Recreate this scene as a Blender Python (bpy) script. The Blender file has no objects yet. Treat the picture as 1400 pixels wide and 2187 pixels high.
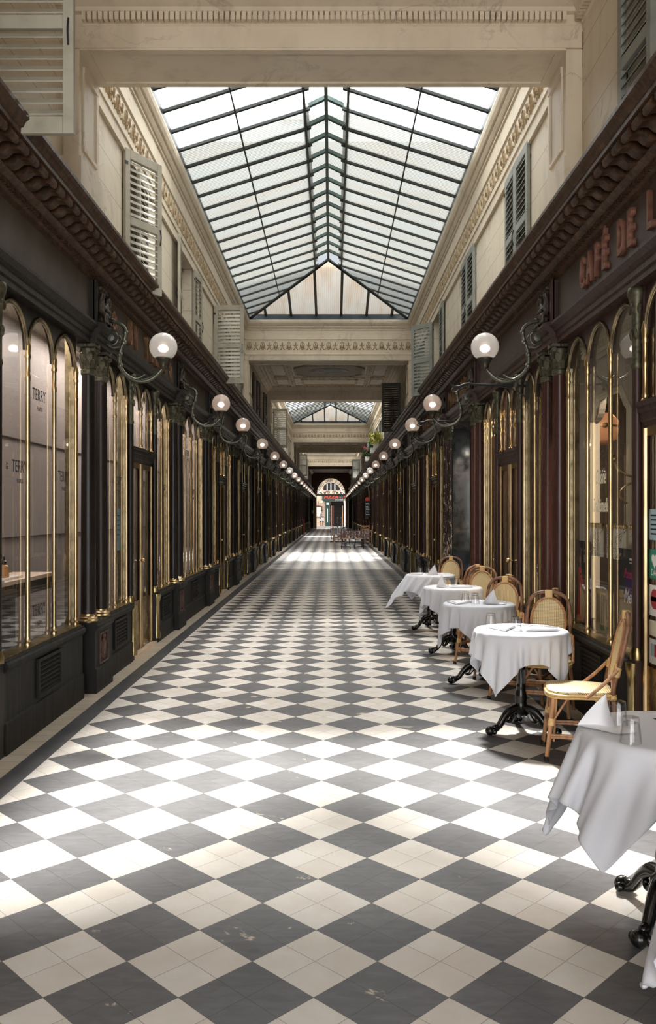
import bpy, bmesh, math, random
import numpy as np
from mathutils import Matrix, Vector
random.seed(7)
sc = bpy.context.scene
COL = sc.collection
PI = math.pi

# ------------------------------------------------------------------ colours / materials
def lin(c):
    out = []
    for v in c[:3]:
        v = v / 255.0
        out.append(v / 12.92 if v <= 0.04045 else ((v + 0.055) / 1.055) ** 2.4)
    return (out[0], out[1], out[2], 1.0)

MATS = {}
class NT:
    def __init__(s, name):
        s.m = bpy.data.materials.new(name); s.m.use_nodes = True
        s.t = s.m.node_tree; s.t.nodes.clear()
        s.out = s.n('ShaderNodeOutputMaterial')
        MATS[name] = s.m
    def n(s, typ, **kw):
        nd = s.t.nodes.new(typ)
        for k, v in kw.items(): setattr(nd, k, v)
        return nd
    def l(s, a, b): s.t.links.new(a, b)
    def inp(s, sock, v):
        if isinstance(v, bpy.types.NodeSocket): s.l(v, sock)
        elif v is not None: sock.default_value = v
    def math(s, op, a, b=None, c=None, clamp=False):
        nd = s.n('ShaderNodeMath', operation=op); nd.use_clamp = clamp
        s.inp(nd.inputs[0], a)
        if b is not None: s.inp(nd.inputs[1], b)
        if c is not None: s.inp(nd.inputs[2], c)
        return nd.outputs[0]
    def mix(s, f, a, b, blend='MIX'):
        nd = s.n('ShaderNodeMix', data_type='RGBA', blend_type=blend)
        s.inp(nd.inputs[0], f); s.inp(nd.inputs[6], a); s.inp(nd.inputs[7], b)
        return nd.outputs[2]
    def pos(s): return s.n('ShaderNodeNewGeometry').outputs['Position']
    def obj(s): return s.n('ShaderNodeTexCoord').outputs['Object']
    def sep(s, v):
        nd = s.n('ShaderNodeSeparateXYZ'); s.l(v, nd.inputs[0]); return nd.outputs
    def scalevec(s, v, sc_):
        nd = s.n('ShaderNodeVectorMath', operation='MULTIPLY'); s.l(v, nd.inputs[0]); nd.inputs[1].default_value = sc_
        return nd.outputs[0]
    def noise(s, v, scale, detail=4, rough=0.55, dist=0.0):
        nd = s.n('ShaderNodeTexNoise'); s.l(v, nd.inputs['Vector'])
        nd.inputs['Scale'].default_value = scale; nd.inputs['Detail'].default_value = detail
        nd.inputs['Roughness'].default_value = rough; nd.inputs['Distortion'].default_value = dist
        return nd.outputs[0]
    def ramp(s, f, lo, hi):
        nd = s.n('ShaderNodeMapRange'); nd.clamp = True
        s.inp(nd.inputs[0], f); nd.inputs[1].default_value = lo; nd.inputs[2].default_value = hi
        return nd.outputs[0]
    def bump(s, h, strength=0.3, dist=0.01):
        nd = s.n('ShaderNodeBump'); s.l(h, nd.inputs['Height'])
        nd.inputs['Strength'].default_value = strength; nd.inputs['Distance'].default_value = dist
        return nd.outputs[0]
    def pbsdf(s, color, rough=0.5, metal=0.0, normal=None, spec=0.5, coat=0.0, emis=None, estr=0.0):
        p = s.n('ShaderNodeBsdfPrincipled')
        s.inp(p.inputs['Base Color'], color); s.inp(p.inputs['Roughness'], rough)
        s.inp(p.inputs['Metallic'], metal); p.inputs['Specular IOR Level'].default_value = spec
        p.inputs['Coat Weight'].default_value = coat
        if normal is not None: s.l(normal, p.inputs['Normal'])
        if emis is not None:
            p.inputs['Emission Color'].default_value = emis; p.inputs['Emission Strength'].default_value = estr
        return p.outputs[0]
    def schlick(s):
        lw = s.n('ShaderNodeLayerWeight'); lw.inputs[0].default_value = 0.5
        return s.math('MULTIPLY_ADD', s.math('POWER', lw.outputs['Facing'], 5.0), 0.95, 0.05)
    def fin(s, sh): s.l(sh, s.out.inputs[0]); return s.m

def simple(name, col, rough=0.5, metal=0.0, spec=0.5, col2=None, scale=8.0, lo=0.4, hi=0.7, stretch=(1, 1, 1), bump=0.0, coat=0.0, detail=4):
    t = NT(name); c = lin(col); nrm = None
    if col2 is not None:
        v = t.scalevec(t.obj() if stretch == (1, 1, 1) else t.pos(), stretch)
        nz = t.noise(v, scale, detail)
        c = t.mix(t.ramp(nz, lo, hi), c, lin(col2))
        if bump: nrm = t.bump(nz, bump, 0.004)
    return t.fin(t.pbsdf(c, rough, metal, nrm, spec, coat))

def wood(name, col, col2, wear, rough=0.42, wlo=0.62, whi=0.72):
    # vertical grain, worn flecks
    t = NT(name); p = t.pos()
    g = t.noise(t.scalevec(p, (30, 30, 2.5)), 1.0, 5)
    c = t.mix(t.ramp(g, 0.35, 0.7), lin(col), lin(col2))
    w = t.noise(t.scalevec(p, (5, 5, 2.2)), 3.0, 8, 0.7)
    c = t.mix(t.math('MULTIPLY', t.ramp(w, wlo, whi), 0.55), c, lin(wear))
    r = t.math('MULTIPLY_ADD', g, 0.25, rough - 0.1)
    return t.fin(t.pbsdf(c, r, 0, t.bump(g, 0.12, 0.003), 0.3))

wood('wood_left', (36, 29, 23), (22, 18, 15), (92, 80, 66))
wood('wood_right', (70, 48, 42), (46, 31, 28), (112, 92, 84), 0.38, 0.68, 0.8)
wood('wood_cornice', (78, 54, 37), (44, 30, 21), (122, 94, 68), 0.45, 0.52, 0.7)
wood('wood_vestibule', (112, 82, 60), (84, 60, 44), (130, 100, 74))
wood('plinth_black', (17, 15.5, 14), (11, 10, 9.5), (58, 51, 44), 0.5, 0.64, 0.74)
wood('column_left', (34, 28, 24), (20, 17, 15), (90, 80, 70), 0.34, 0.6, 0.7)
wood('column_right', (78, 48, 40), (54, 33, 29), (110, 84, 76), 0.26, 0.74, 0.82)
wood('column_mottled', (58, 37, 30), (38, 26, 22), (100, 78, 66), 0.34, 0.66, 0.76)
simple('frieze_left', (82, 73, 62), 0.6, col2=(58, 48, 38), stretch=(2, 2, 1), scale=1.6, lo=0.3, hi=0.7)
simple('frieze_right', (76, 62, 56), 0.55, col2=(66, 53, 47), stretch=(2, 2, 1), scale=2.0)
simple('carved_dark', (66, 53, 41), 0.5, col2=(38, 30, 23), scale=30)
simple('carved_red', (84, 52, 42), 0.5, col2=(50, 32, 26), scale=30)
simple('verdigris', (92, 88, 68), 0.45, 0.5, col2=(52, 50, 40), scale=40)
simple('lamp_iron', (104, 104, 92), 0.38, 0.75, col2=(70, 72, 64), scale=25)
simple('lamp_iron_dark', (78, 72, 60), 0.45, 0.6, col2=(48, 46, 40), scale=25)
simple('brass', (204, 179, 136), 0.28, 1.0, col2=(150, 126, 90), stretch=(3, 3, 1.2), scale=3.0, lo=0.35, hi=0.75)
simple('brass_pale', (190, 172, 126), 0.3, 1.0, col2=(112, 98, 62), stretch=(4, 4, 1.5), scale=3.0, lo=0.35, hi=0.7)
simple('brass_arch', (152, 138, 110), 0.36, 1.0, col2=(98, 88, 68), stretch=(4, 4, 4), scale=3.0)
simple('letter_gold', (132, 96, 66), 0.55, 0.0, col2=(104, 74, 50), scale=14)
simple('letter_red', (140, 94, 76), 0.6, 0.0, col2=(112, 74, 60), scale=14)
simple('iron_black', (16, 16, 16), 0.22, 0.0, 0.6)
simple('iron_dark', (34, 36, 36), 0.45, 0.4)
simple('skylight_iron', (44, 50, 48), 0.45, 0.2)
simple('skylight_green', (84, 104, 98), 0.5, 0.1, col2=(58, 74, 70), scale=3)
simple('zinc', (62, 70, 76), 0.45, 0.5, col2=(44, 50, 56), scale=3)
simple('shutter_paint', (168, 162, 146), 0.6, col2=(146, 140, 124), scale=5, lo=0.45, hi=0.75)
simple('shutter_grey', (140, 142, 134), 0.6, col2=(120, 122, 114), scale=5)
simple('shutter_dark', (84, 82, 72), 0.6, col2=(70, 68, 60), scale=5)
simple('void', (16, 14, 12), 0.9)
simple('shop_dark', (62, 52, 44), 0.8)
simple('panel_pink', (170, 158, 154), 0.5)
simple('panel_cream', (205, 196, 182), 0.5)
simple('joint', (70, 60, 56), 0.8)
simple('logo_ink', (26, 24, 24), 0.5)
simple('sticker_white', (232, 230, 226), 0.5)
simple('sticker_cream', (232, 222, 196), 0.5)
simple('napkin', (226, 226, 229), 0.8)
simple('steel', (190, 190, 194), 0.18, 1.0)
simple('rattan', (196, 148, 104), 0.45, col2=(134, 88, 60), stretch=(60, 60, 12), scale=0.5, lo=0.4, hi=0.75)
simple('rattan_bark', (150, 108, 80), 0.45, col2=(96, 66, 48), scale=14, lo=0.4, hi=0.7)
simple('wrap', (224, 190, 130), 0.5, col2=(206, 168, 106), scale=60)
simple('rubber', (22, 22, 22), 0.7)
simple('pale_wood', (196, 150, 110), 0.5, col2=(172, 122, 84), scale=10)
simple('bentwood_black', (26, 24, 24), 0.35)
simple('ceiling_paint', (222, 212, 198), 0.75, col2=(204, 193, 178), scale=5)
simple('ceiling_frame', (206, 192, 168), 0.7, col2=(150, 134, 108), scale=12)
simple('gilding', (196, 160, 92), 0.4, 0.6)
simple('mural', (88, 96, 104), 0.7, col2=(158, 148, 132), scale=3.2, lo=0.35, hi=0.65)
simple('mural_ground', (150, 136, 116), 0.7, col2=(126, 112, 96), scale=30)
simple('street_stone', (214, 190, 166), 0.8, col2=(196, 172, 150), scale=2)
simple('street_pave', (170, 168, 166), 0.8, col2=(150, 150, 150), scale=3)
simple('pizza_green', (38, 62, 56), 0.5)
simple('pizza_red', (206, 74, 66), 0.5)
simple('skin', (150, 105, 82), 0.6)
simple('hair', (28, 22, 20), 0.6)
simple('apron', (214, 210, 206), 0.8)
simple('trousers', (52, 54, 62), 0.8)
simple('red_paint', (126, 40, 38), 0.5)
simple('sign_red', (214, 78, 56), 0.5)
simple('slate_board', (28, 28, 30), 0.6)
simple('box_grey', (70, 66, 56), 0.6)
simple('leaf_yellow', (176, 172, 62), 0.6, col2=(120, 130, 44), scale=9)
simple('leaf_dark', (58, 74, 40), 0.6, col2=(40, 54, 28), scale=9)
simple('flower_pink', (214, 80, 100), 0.6)
simple('pot_white', (214, 212, 206), 0.6)
simple('serum', (196, 146, 100), 0.3, 0, 0.5)
simple('cap_black', (20, 19, 19), 0.3)
simple('shelf_stone', (222, 200, 180), 0.5)
simple('shelf_edge', (60, 50, 42), 0.6)
simple('mirror_wood', (104, 82, 64), 0.5)
simple('mirror', (140, 146, 148), 0.06, 1.0, col2=(60, 62, 62), scale=5, lo=0.5, hi=0.75)
simple('red_dress', (190, 56, 46), 0.7)
simple('poster_dark', (40, 40, 44), 0.6)
simple('poster_violet', (58, 40, 92), 0.6)
simple('poster_cream', (190, 176, 142), 0.7, col2=(158, 138, 108), scale=9)
simple('neon_pink', (206, 70, 96), 0.6)
simple('notice_blue', (160, 186, 194), 0.7)
simple('notice_green', (40, 128, 104), 0.6)
simple('seal_red', (160, 40, 46), 0.6)
simple('pendant_glass', (232, 176, 140), 0.35)
simple('building_grey', (134, 137, 142), 0.9, col2=(118, 121, 126), scale=0.5)
simple('zinc_roof', (120, 124, 130), 0.7)

def peeling():
    t = NT('column_peeling'); p = t.pos()
    n1 = t.noise(t.scalevec(p, (10, 10, 5)), 2.0, 8, 0.7)
    z = t.sep(p)[2]
    th = t.math('MULTIPLY_ADD', z, 0.035, 0.50)
    f = t.ramp(t.math('SUBTRACT', n1, th), 0.0, 0.03)
    c = t.mix(f, lin((52, 38, 32)), lin((205, 186, 166)))
    t.fin(t.pbsdf(c, 0.4))
peeling()

def plaster(name, col, col2, vein, joints=False):
    t = NT(name); p = t.pos()
    big = t.noise(p, 0.8, 5)
    c = t.mix(t.ramp(big, 0.3, 0.75), lin(col), lin(col2))
    n = t.noise(p, 1.3, 6, 0.62, 1.2)
    v = t.math('ABSOLUTE', t.math('SUBTRACT', n, 0.5))
    vm = t.math('SUBTRACT', 1.0, t.ramp(v, 0.0, 0.022))
    patch = t.ramp(t.noise(p, 1.7, 3), 0.45, 0.7)
    c = t.mix(t.math('MULTIPLY', t.math('MULTIPLY', vm, patch), 0.5), c, lin(vein))
    nrm = None
    if joints:
        x, y, z = t.sep(p)
        zz = t.math('DIVIDE', t.math('SUBTRACT', z, 3.97), 0.305)
        fr = t.math('ABSOLUTE', t.math('SUBTRACT', t.math('FRACT', zz), 0.5))
        j = t.ramp(fr, 0.482, 0.494)
        c = t.mix(t.math('MULTIPLY', j, 0.6), c, lin((120, 106, 88)))
    dirt = t.ramp(t.noise(t.scalevec(p, (3, 3, 0.8)), 2.0, 6), 0.5, 0.8)
    c = t.mix(t.math('MULTIPLY', dirt, 0.25), c, lin((128, 108, 84)))
    t.fin(t.pbsdf(c, 0.6, 0, nrm, 0.35))
plaster('plaster_wall', (218, 207, 186), (202, 190, 167), (126, 108, 88), True)
plaster('plaster_band', (176, 156, 126), (158, 138, 108), (110, 92, 72))
plaster('plaster', (216, 204, 182), (202, 188, 164), (120, 104, 86))
plaster('plaster_beam', (218, 204, 181), (198, 182, 158), (96, 84, 70))
plaster('marble_brown', (100, 72, 52), (76, 54, 40), (140, 110, 84))

def floor_mat():
    t = NT('floor_tiles'); x, y, z = t.sep(t.pos())
    d = 0.446; x0, y0 = -0.213, 3.655
    dx = t.math('SUBTRACT', x, x0); dy = t.math('SUBTRACT', y, y0)
    u = t.math('ADD', t.math('DIVIDE', t.math('ADD', dx, dy), d), 0.5)
    v = t.math('ADD', t.math('DIVIDE', t.math('SUBTRACT', dx, dy), d), 0.5)
    par = t.math('MODULO', t.math('ADD', t.math('ADD', t.math('FLOOR', u), t.math('FLOOR', v)), 4000.0), 2.0)
    u2 = t.math('MULTIPLY', u, 2.0); v2 = t.math('MULTIPLY', v, 2.0)
    cx = t.n('ShaderNodeCombineXYZ'); t.l(t.math('FLOOR', u2), cx.inputs[0]); t.l(t.math('FLOOR', v2), cx.inputs[1])
    wn = t.n('ShaderNodeTexWhiteNoise', noise_dimensions='3D'); t.l(cx.outputs[0], wn.inputs['Vector'])
    rnd = wn.outputs['Value']
    def joint(a):
        f = t.math('ABSOLUTE', t.math('SUBTRACT', t.math('FRACT', a), 0.5))
        return t.ramp(f, 0.487, 0.495)
    j = t.math('MAXIMUM', joint(u2), joint(v2))
    p = t.pos()
    n = t.noise(p, 5.0, 6, 0.6); n2 = t.noise(p, 1.2, 3)
    st = t.noise(t.scalevec(p, (3, 9, 1)), 3.0, 5, 0.6, 0.6)
    w = t.mix(t.ramp(n, 0.35, 0.75), lin((212, 208, 203)), lin((197, 190, 181)))
    w = t.mix(t.math('MULTIPLY', rnd, 0.35), w, lin((182, 169, 154)))
    b = t.mix(t.ramp(st, 0.3, 0.7), lin((70, 70, 73)), lin((94, 94, 97)))
    b = t.mix(t.math('MULTIPLY', rnd, 0.4), b, lin((66, 66, 69)))
    # worn pale flecks on the dark tiles along the middle of the walk
    fl = t.ramp(t.noise(p, 4.2, 7, 0.6, 0.8), 0.66, 0.69)
    mid = t.math('SUBTRACT', 1.0, t.ramp(t.math('ABSOLUTE', t.math('SUBTRACT', x, -0.1)), 0.45, 0.9))
    b = t.mix(t.math('MULTIPLY', t.math('MULTIPLY', fl, mid), 0.85), b, lin((206, 192, 172)))
    c = t.mix(par, b, w)
    c = t.mix(t.math('MULTIPLY', j, t.math('MULTIPLY_ADD', par, -0.1, 0.75)), c, t.mix(par, lin((38, 37, 38)), lin((92, 82, 76))))
    r = t.math('MULTIPLY_ADD', n2, 0.25, 0.30)
    nrm = t.bump(t.math('MULTIPLY_ADD', n, 0.3, t.math('SUBTRACT', 1.0, j)), 0.15, 0.002)
    t.fin(t.pbsdf(c, r, 0, nrm, 0.5))
    for nm, ca, cb, jc in (('floor_strip', (66, 67, 70), (84, 85, 88), (52, 52, 54)), ('floor_border', (200, 188, 170), (178, 164, 146), (112, 102, 92))):
        t = NT(nm); p = t.pos(); x, y, z = t.sep(p)
        c = t.mix(t.ramp(t.noise(p, 4, 5), 0.35, 0.7), lin(ca), lin(cb))
        f = t.math('ABSOLUTE', t.math('SUBTRACT', t.math('FRACT', t.math('DIVIDE', y, 0.158)), 0.5))
        j = t.ramp(f, 0.47, 0.487)
        c = t.mix(t.math('MULTIPLY', j, 0.7), c, lin(jc))
        t.fin(t.pbsdf(c, 0.42, 0, None, 0.4))
floor_mat()

def glass(name, tint, gloss_rough=0.015, boost=1.0, ior=1.5):
    t = NT(name)
    tr = t.n('ShaderNodeBsdfTransparent'); tr.inputs[0].default_value = tint
    gl = t.n('ShaderNodeBsdfGlossy'); gl.inputs['Roughness'].default_value = gloss_rough
    f = t.math('MULTIPLY', t.schlick(), boost, clamp=True)
    mx = t.n('ShaderNodeMixShader'); t.l(f, mx.inputs[0]); t.l(tr.outputs[0], mx.inputs[1]); t.l(gl.outputs[0], mx.inputs[2])
    t.fin(mx.outputs[0])
glass('shop_glass', (0.9, 0.9, 0.88, 1), 0.01, 1.5)
glass('acrylic', (0.86, 0.86, 0.88, 1), 0.05, 1.2)

def band():
    t = NT('band_glass'); tr = t.n('ShaderNodeBsdfTransparent'); tl = t.n('ShaderNodeBsdfTranslucent'); tl.inputs[0].default_value = lin((238, 236, 230))
    mx = t.n('ShaderNodeMixShader'); mx.inputs[0].default_value = .55; t.l(tr.outputs[0], mx.inputs[1]); t.l(tl.outputs[0], mx.inputs[2]); t.fin(mx.outputs[0])
band()
def tumbler():
    t = NT('tumbler_glass')
    tr = t.n('ShaderNodeBsdfTransparent')
    lw = t.n('ShaderNodeLayerWeight'); lw.inputs[0].default_value = 0.35
    c = t.mix(t.ramp(lw.outputs['Facing'], 0.25, 0.95), (0.985, 0.985, 0.985, 1), (0.70, 0.72, 0.74, 1))
    t.l(c, tr.inputs[0])
    gl = t.n('ShaderNodeBsdfGlossy'); gl.inputs['Roughness'].default_value = 0.02
    mx = t.n('ShaderNodeMixShader'); t.l(t.schlick(), mx.inputs[0]); t.l(tr.outputs[0], mx.inputs[1]); t.l(gl.outputs[0], mx.inputs[2])
    t.fin(mx.outputs[0])
tumbler()

def globe(name, tint, ref):
    t = NT(name)
    rf = t.n('ShaderNodeBsdfRefraction'); rf.inputs['Roughness'].default_value = 0.5; rf.inputs['IOR'].default_value = 1.12
    rf.inputs['Color'].default_value = lin((236, 226, 218))
    tl = t.n('ShaderNodeBsdfTranslucent'); tl.inputs[0].default_value = lin(tint)
    df = t.n('ShaderNodeBsdfDiffuse'); df.inputs[0].default_value = lin(tint)
    m1 = t.n('ShaderNodeMixShader'); m1.inputs[0].default_value = 0.5; t.l(tl.outputs[0], m1.inputs[1]); t.l(df.outputs[0], m1.inputs[2])
    m2 = t.n('ShaderNodeMixShader'); m2.inputs[0].default_value = ref; t.l(rf.outputs[0], m2.inputs[1]); t.l(m1.outputs[0], m2.inputs[2])
    gl = t.n('ShaderNodeBsdfGlossy'); gl.inputs['Roughness'].default_value = 0.06
    m3 = t.n('ShaderNodeMixShader'); t.l(t.schlick(), m3.inputs[0]); t.l(m2.outputs[0], m3.inputs[1]); t.l(gl.outputs[0], m3.inputs[2])
    t.fin(m3.outputs[0])
globe('globe_glass', (204, 190, 180), .5)
globe('globe_clear', (214, 214, 214), .36)

def emit(name, col, s):
    t = NT(name); e = t.n('ShaderNodeEmission'); e.inputs[0].default_value = col; e.inputs[1].default_value = s
    t.fin(e.outputs[0]); 
emit('bulb', (1.0, 0.88, 0.76, 1), 7.0)
emit('bulb_white', (1.0, 0.97, 0.92, 1), 9.0)
emit('downlight', (1.0, 0.86, 0.68, 1), 6.0)

def sky_glass(name, clear, tcol, trans_tint, stain=None, st=(0.5, 3, 1), dirn='Y'):
    t = NT(name); p = t.pos(); x, y, z = t.sep(p)
    tr = t.n('ShaderNodeBsdfTransparent'); tr.inputs[0].default_value = trans_tint
    tl = t.n('ShaderNodeBsdfTranslucent')
    c = lin(tcol)
    # wired corrugated ribs plus rain streaks running down the pane
    wv = t.n('ShaderNodeTexWave', bands_direction=dirn); t.l(p, wv.inputs['Vector']); wv.inputs['Scale'].default_value = 7.0
    n = t.noise(t.scalevec(p, st), 1.5, 5, 0.6)
    if stain: c = t.mix(t.ramp(n, 0.42, 0.75), c, lin(stain))
    c = t.mix(t.math('MULTIPLY', wv.outputs['Fac'], 0.18), c, lin((150, 150, 146)))
    t.inp(tl.inputs[0], c)
    f = t.math('ADD', clear, t.math('MULTIPLY', t.math('SUBTRACT', n, 0.5), 0.25), clamp=True)
    mx = t.n('ShaderNodeMixShader'); t.l(f, mx.inputs[0]); t.l(tl.outputs[0], mx.inputs[1]); t.l(tr.outputs[0], mx.inputs[2])
    t.fin(mx.outputs[0])
sky_glass('skyglass_clear', 0.80, (230, 232, 232), (0.97, 0.98, 0.98, 1))
sky_glass('skyglass_cloudy', 0.17, (66, 69, 67), (0.86, 0.88, 0.88, 1), (67, 62, 53))
sky_glass('skyglass_stained', 0.22, (114, 109, 100), (0.8, 0.78, 0.74, 1), (108, 86, 60), (3.5, .4, .5), 'X')

def cloth_mat(name, col):
    t = NT(name); o = t.obj()
    n = t.noise(o, 90, 3)
    df = t.pbsdf(lin(col), 0.85, 0, t.bump(n, 0.06, 0.002), 0.2)
    tl = t.n('ShaderNodeBsdfTranslucent'); tl.inputs[0].default_value = lin(col)
    mx = t.n('ShaderNodeMixShader'); mx.inputs[0].default_value = 0.22; t.l(df, mx.inputs[1]); t.l(tl.outputs[0], mx.inputs[2])
    t.fin(mx.outputs[0])
cloth_mat('tablecloth', (226, 228, 235))
def floral():
    t = NT('floral_cloth'); o = t.obj()
    v = t.n('ShaderNodeTexVoronoi'); t.l(o, v.inputs['Vector']); v.inputs['Scale'].default_value = 9
    n = t.noise(o, 9, 3)
    c = t.mix(t.ramp(v.outputs['Distance'], 0.2, 0.5), lin((206, 190, 180)), lin((120, 92, 90)))
    c = t.mix(t.ramp(n, 0.5, 0.62), c, lin((92, 84, 72)))
    t.fin(t.pbsdf(c, 0.8))
floral()
def cane():
    t = NT('cane_weave'); x, y, z = t.sep(t.obj())
    h = t.math('ADD', z, t.math('MULTIPLY', y, 1.0))
    a = t.math('ADD', t.math('MULTIPLY', t.math('ABSOLUTE', x), 1.0), h); b = t.math('SUBTRACT', t.math('ABSOLUTE', x), h)
    k = 2 * PI / 0.0205
    f = t.math('MULTIPLY', t.math('SINE', t.math('MULTIPLY', a, k * 0.72)), t.math('SINE', t.math('MULTIPLY', b, k * 0.72)))
    d = t.ramp(f, 0.5, 0.7)
    s2 = t.math('SINE', t.math('MULTIPLY', x, 2 * PI / 0.012))
    c = t.mix(t.math('MULTIPLY_ADD', s2, 0.12, 0.12), lin((230, 206, 156)), lin((192, 158, 106)))
    c = t.mix(d, c, lin((52, 38, 26)))
    t.fin(t.pbsdf(c, 0.5, 0, t.bump(s2, 0.25, 0.002), 0.4))
cane()
def stripes():
    t = NT('striped_top'); x, y, z = t.sep(t.pos())
    f = t.math('GREATER_THAN', t.math('FRACT', t.math('DIVIDE', z, 0.11)), 0.5)
    t.fin(t.pbsdf(t.mix(f, lin((206, 200, 198)), lin((40, 40, 52))), 0.8))
stripes()
def lace():
    t = NT('lace'); o = t.obj()
    v = t.n('ShaderNodeTexVoronoi', feature='DISTANCE_TO_EDGE'); t.l(o, v.inputs['Vector']); v.inputs['Scale'].default_value = 75
    n = t.ramp(t.noise(o, 7, 2), 0.42, 0.56)
    a = t.math('SUBTRACT', 1.0, t.ramp(v.outputs['Distance'], 0.10, 0.16))
    a = t.math('MAXIMUM', a, n)
    tr = t.n('ShaderNodeBsdfTransparent')
    df = t.n('ShaderNodeBsdfDiffuse'); df.inputs[0].default_value = lin((226, 220, 204))
    mx = t.n('ShaderNodeMixShader'); t.l(a, mx.inputs[0]); t.l(tr.outputs[0], mx.inputs[1]); t.l(df.outputs[0], mx.inputs[2])
    t.fin(mx.outputs[0])
lace()
def hammered():
    t = NT('brass_sheet'); o = t.pos()
    n = t.noise(o, 7, 3, 0.5, 1.0)
    c = t.mix(t.ramp(n, 0.35, 0.65), lin((206, 176, 118)), lin((120, 92, 52)))
    t.fin(t.pbsdf(c, 0.22, 1.0, t.bump(n, 0.35, 0.02)))
hammered()
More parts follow.
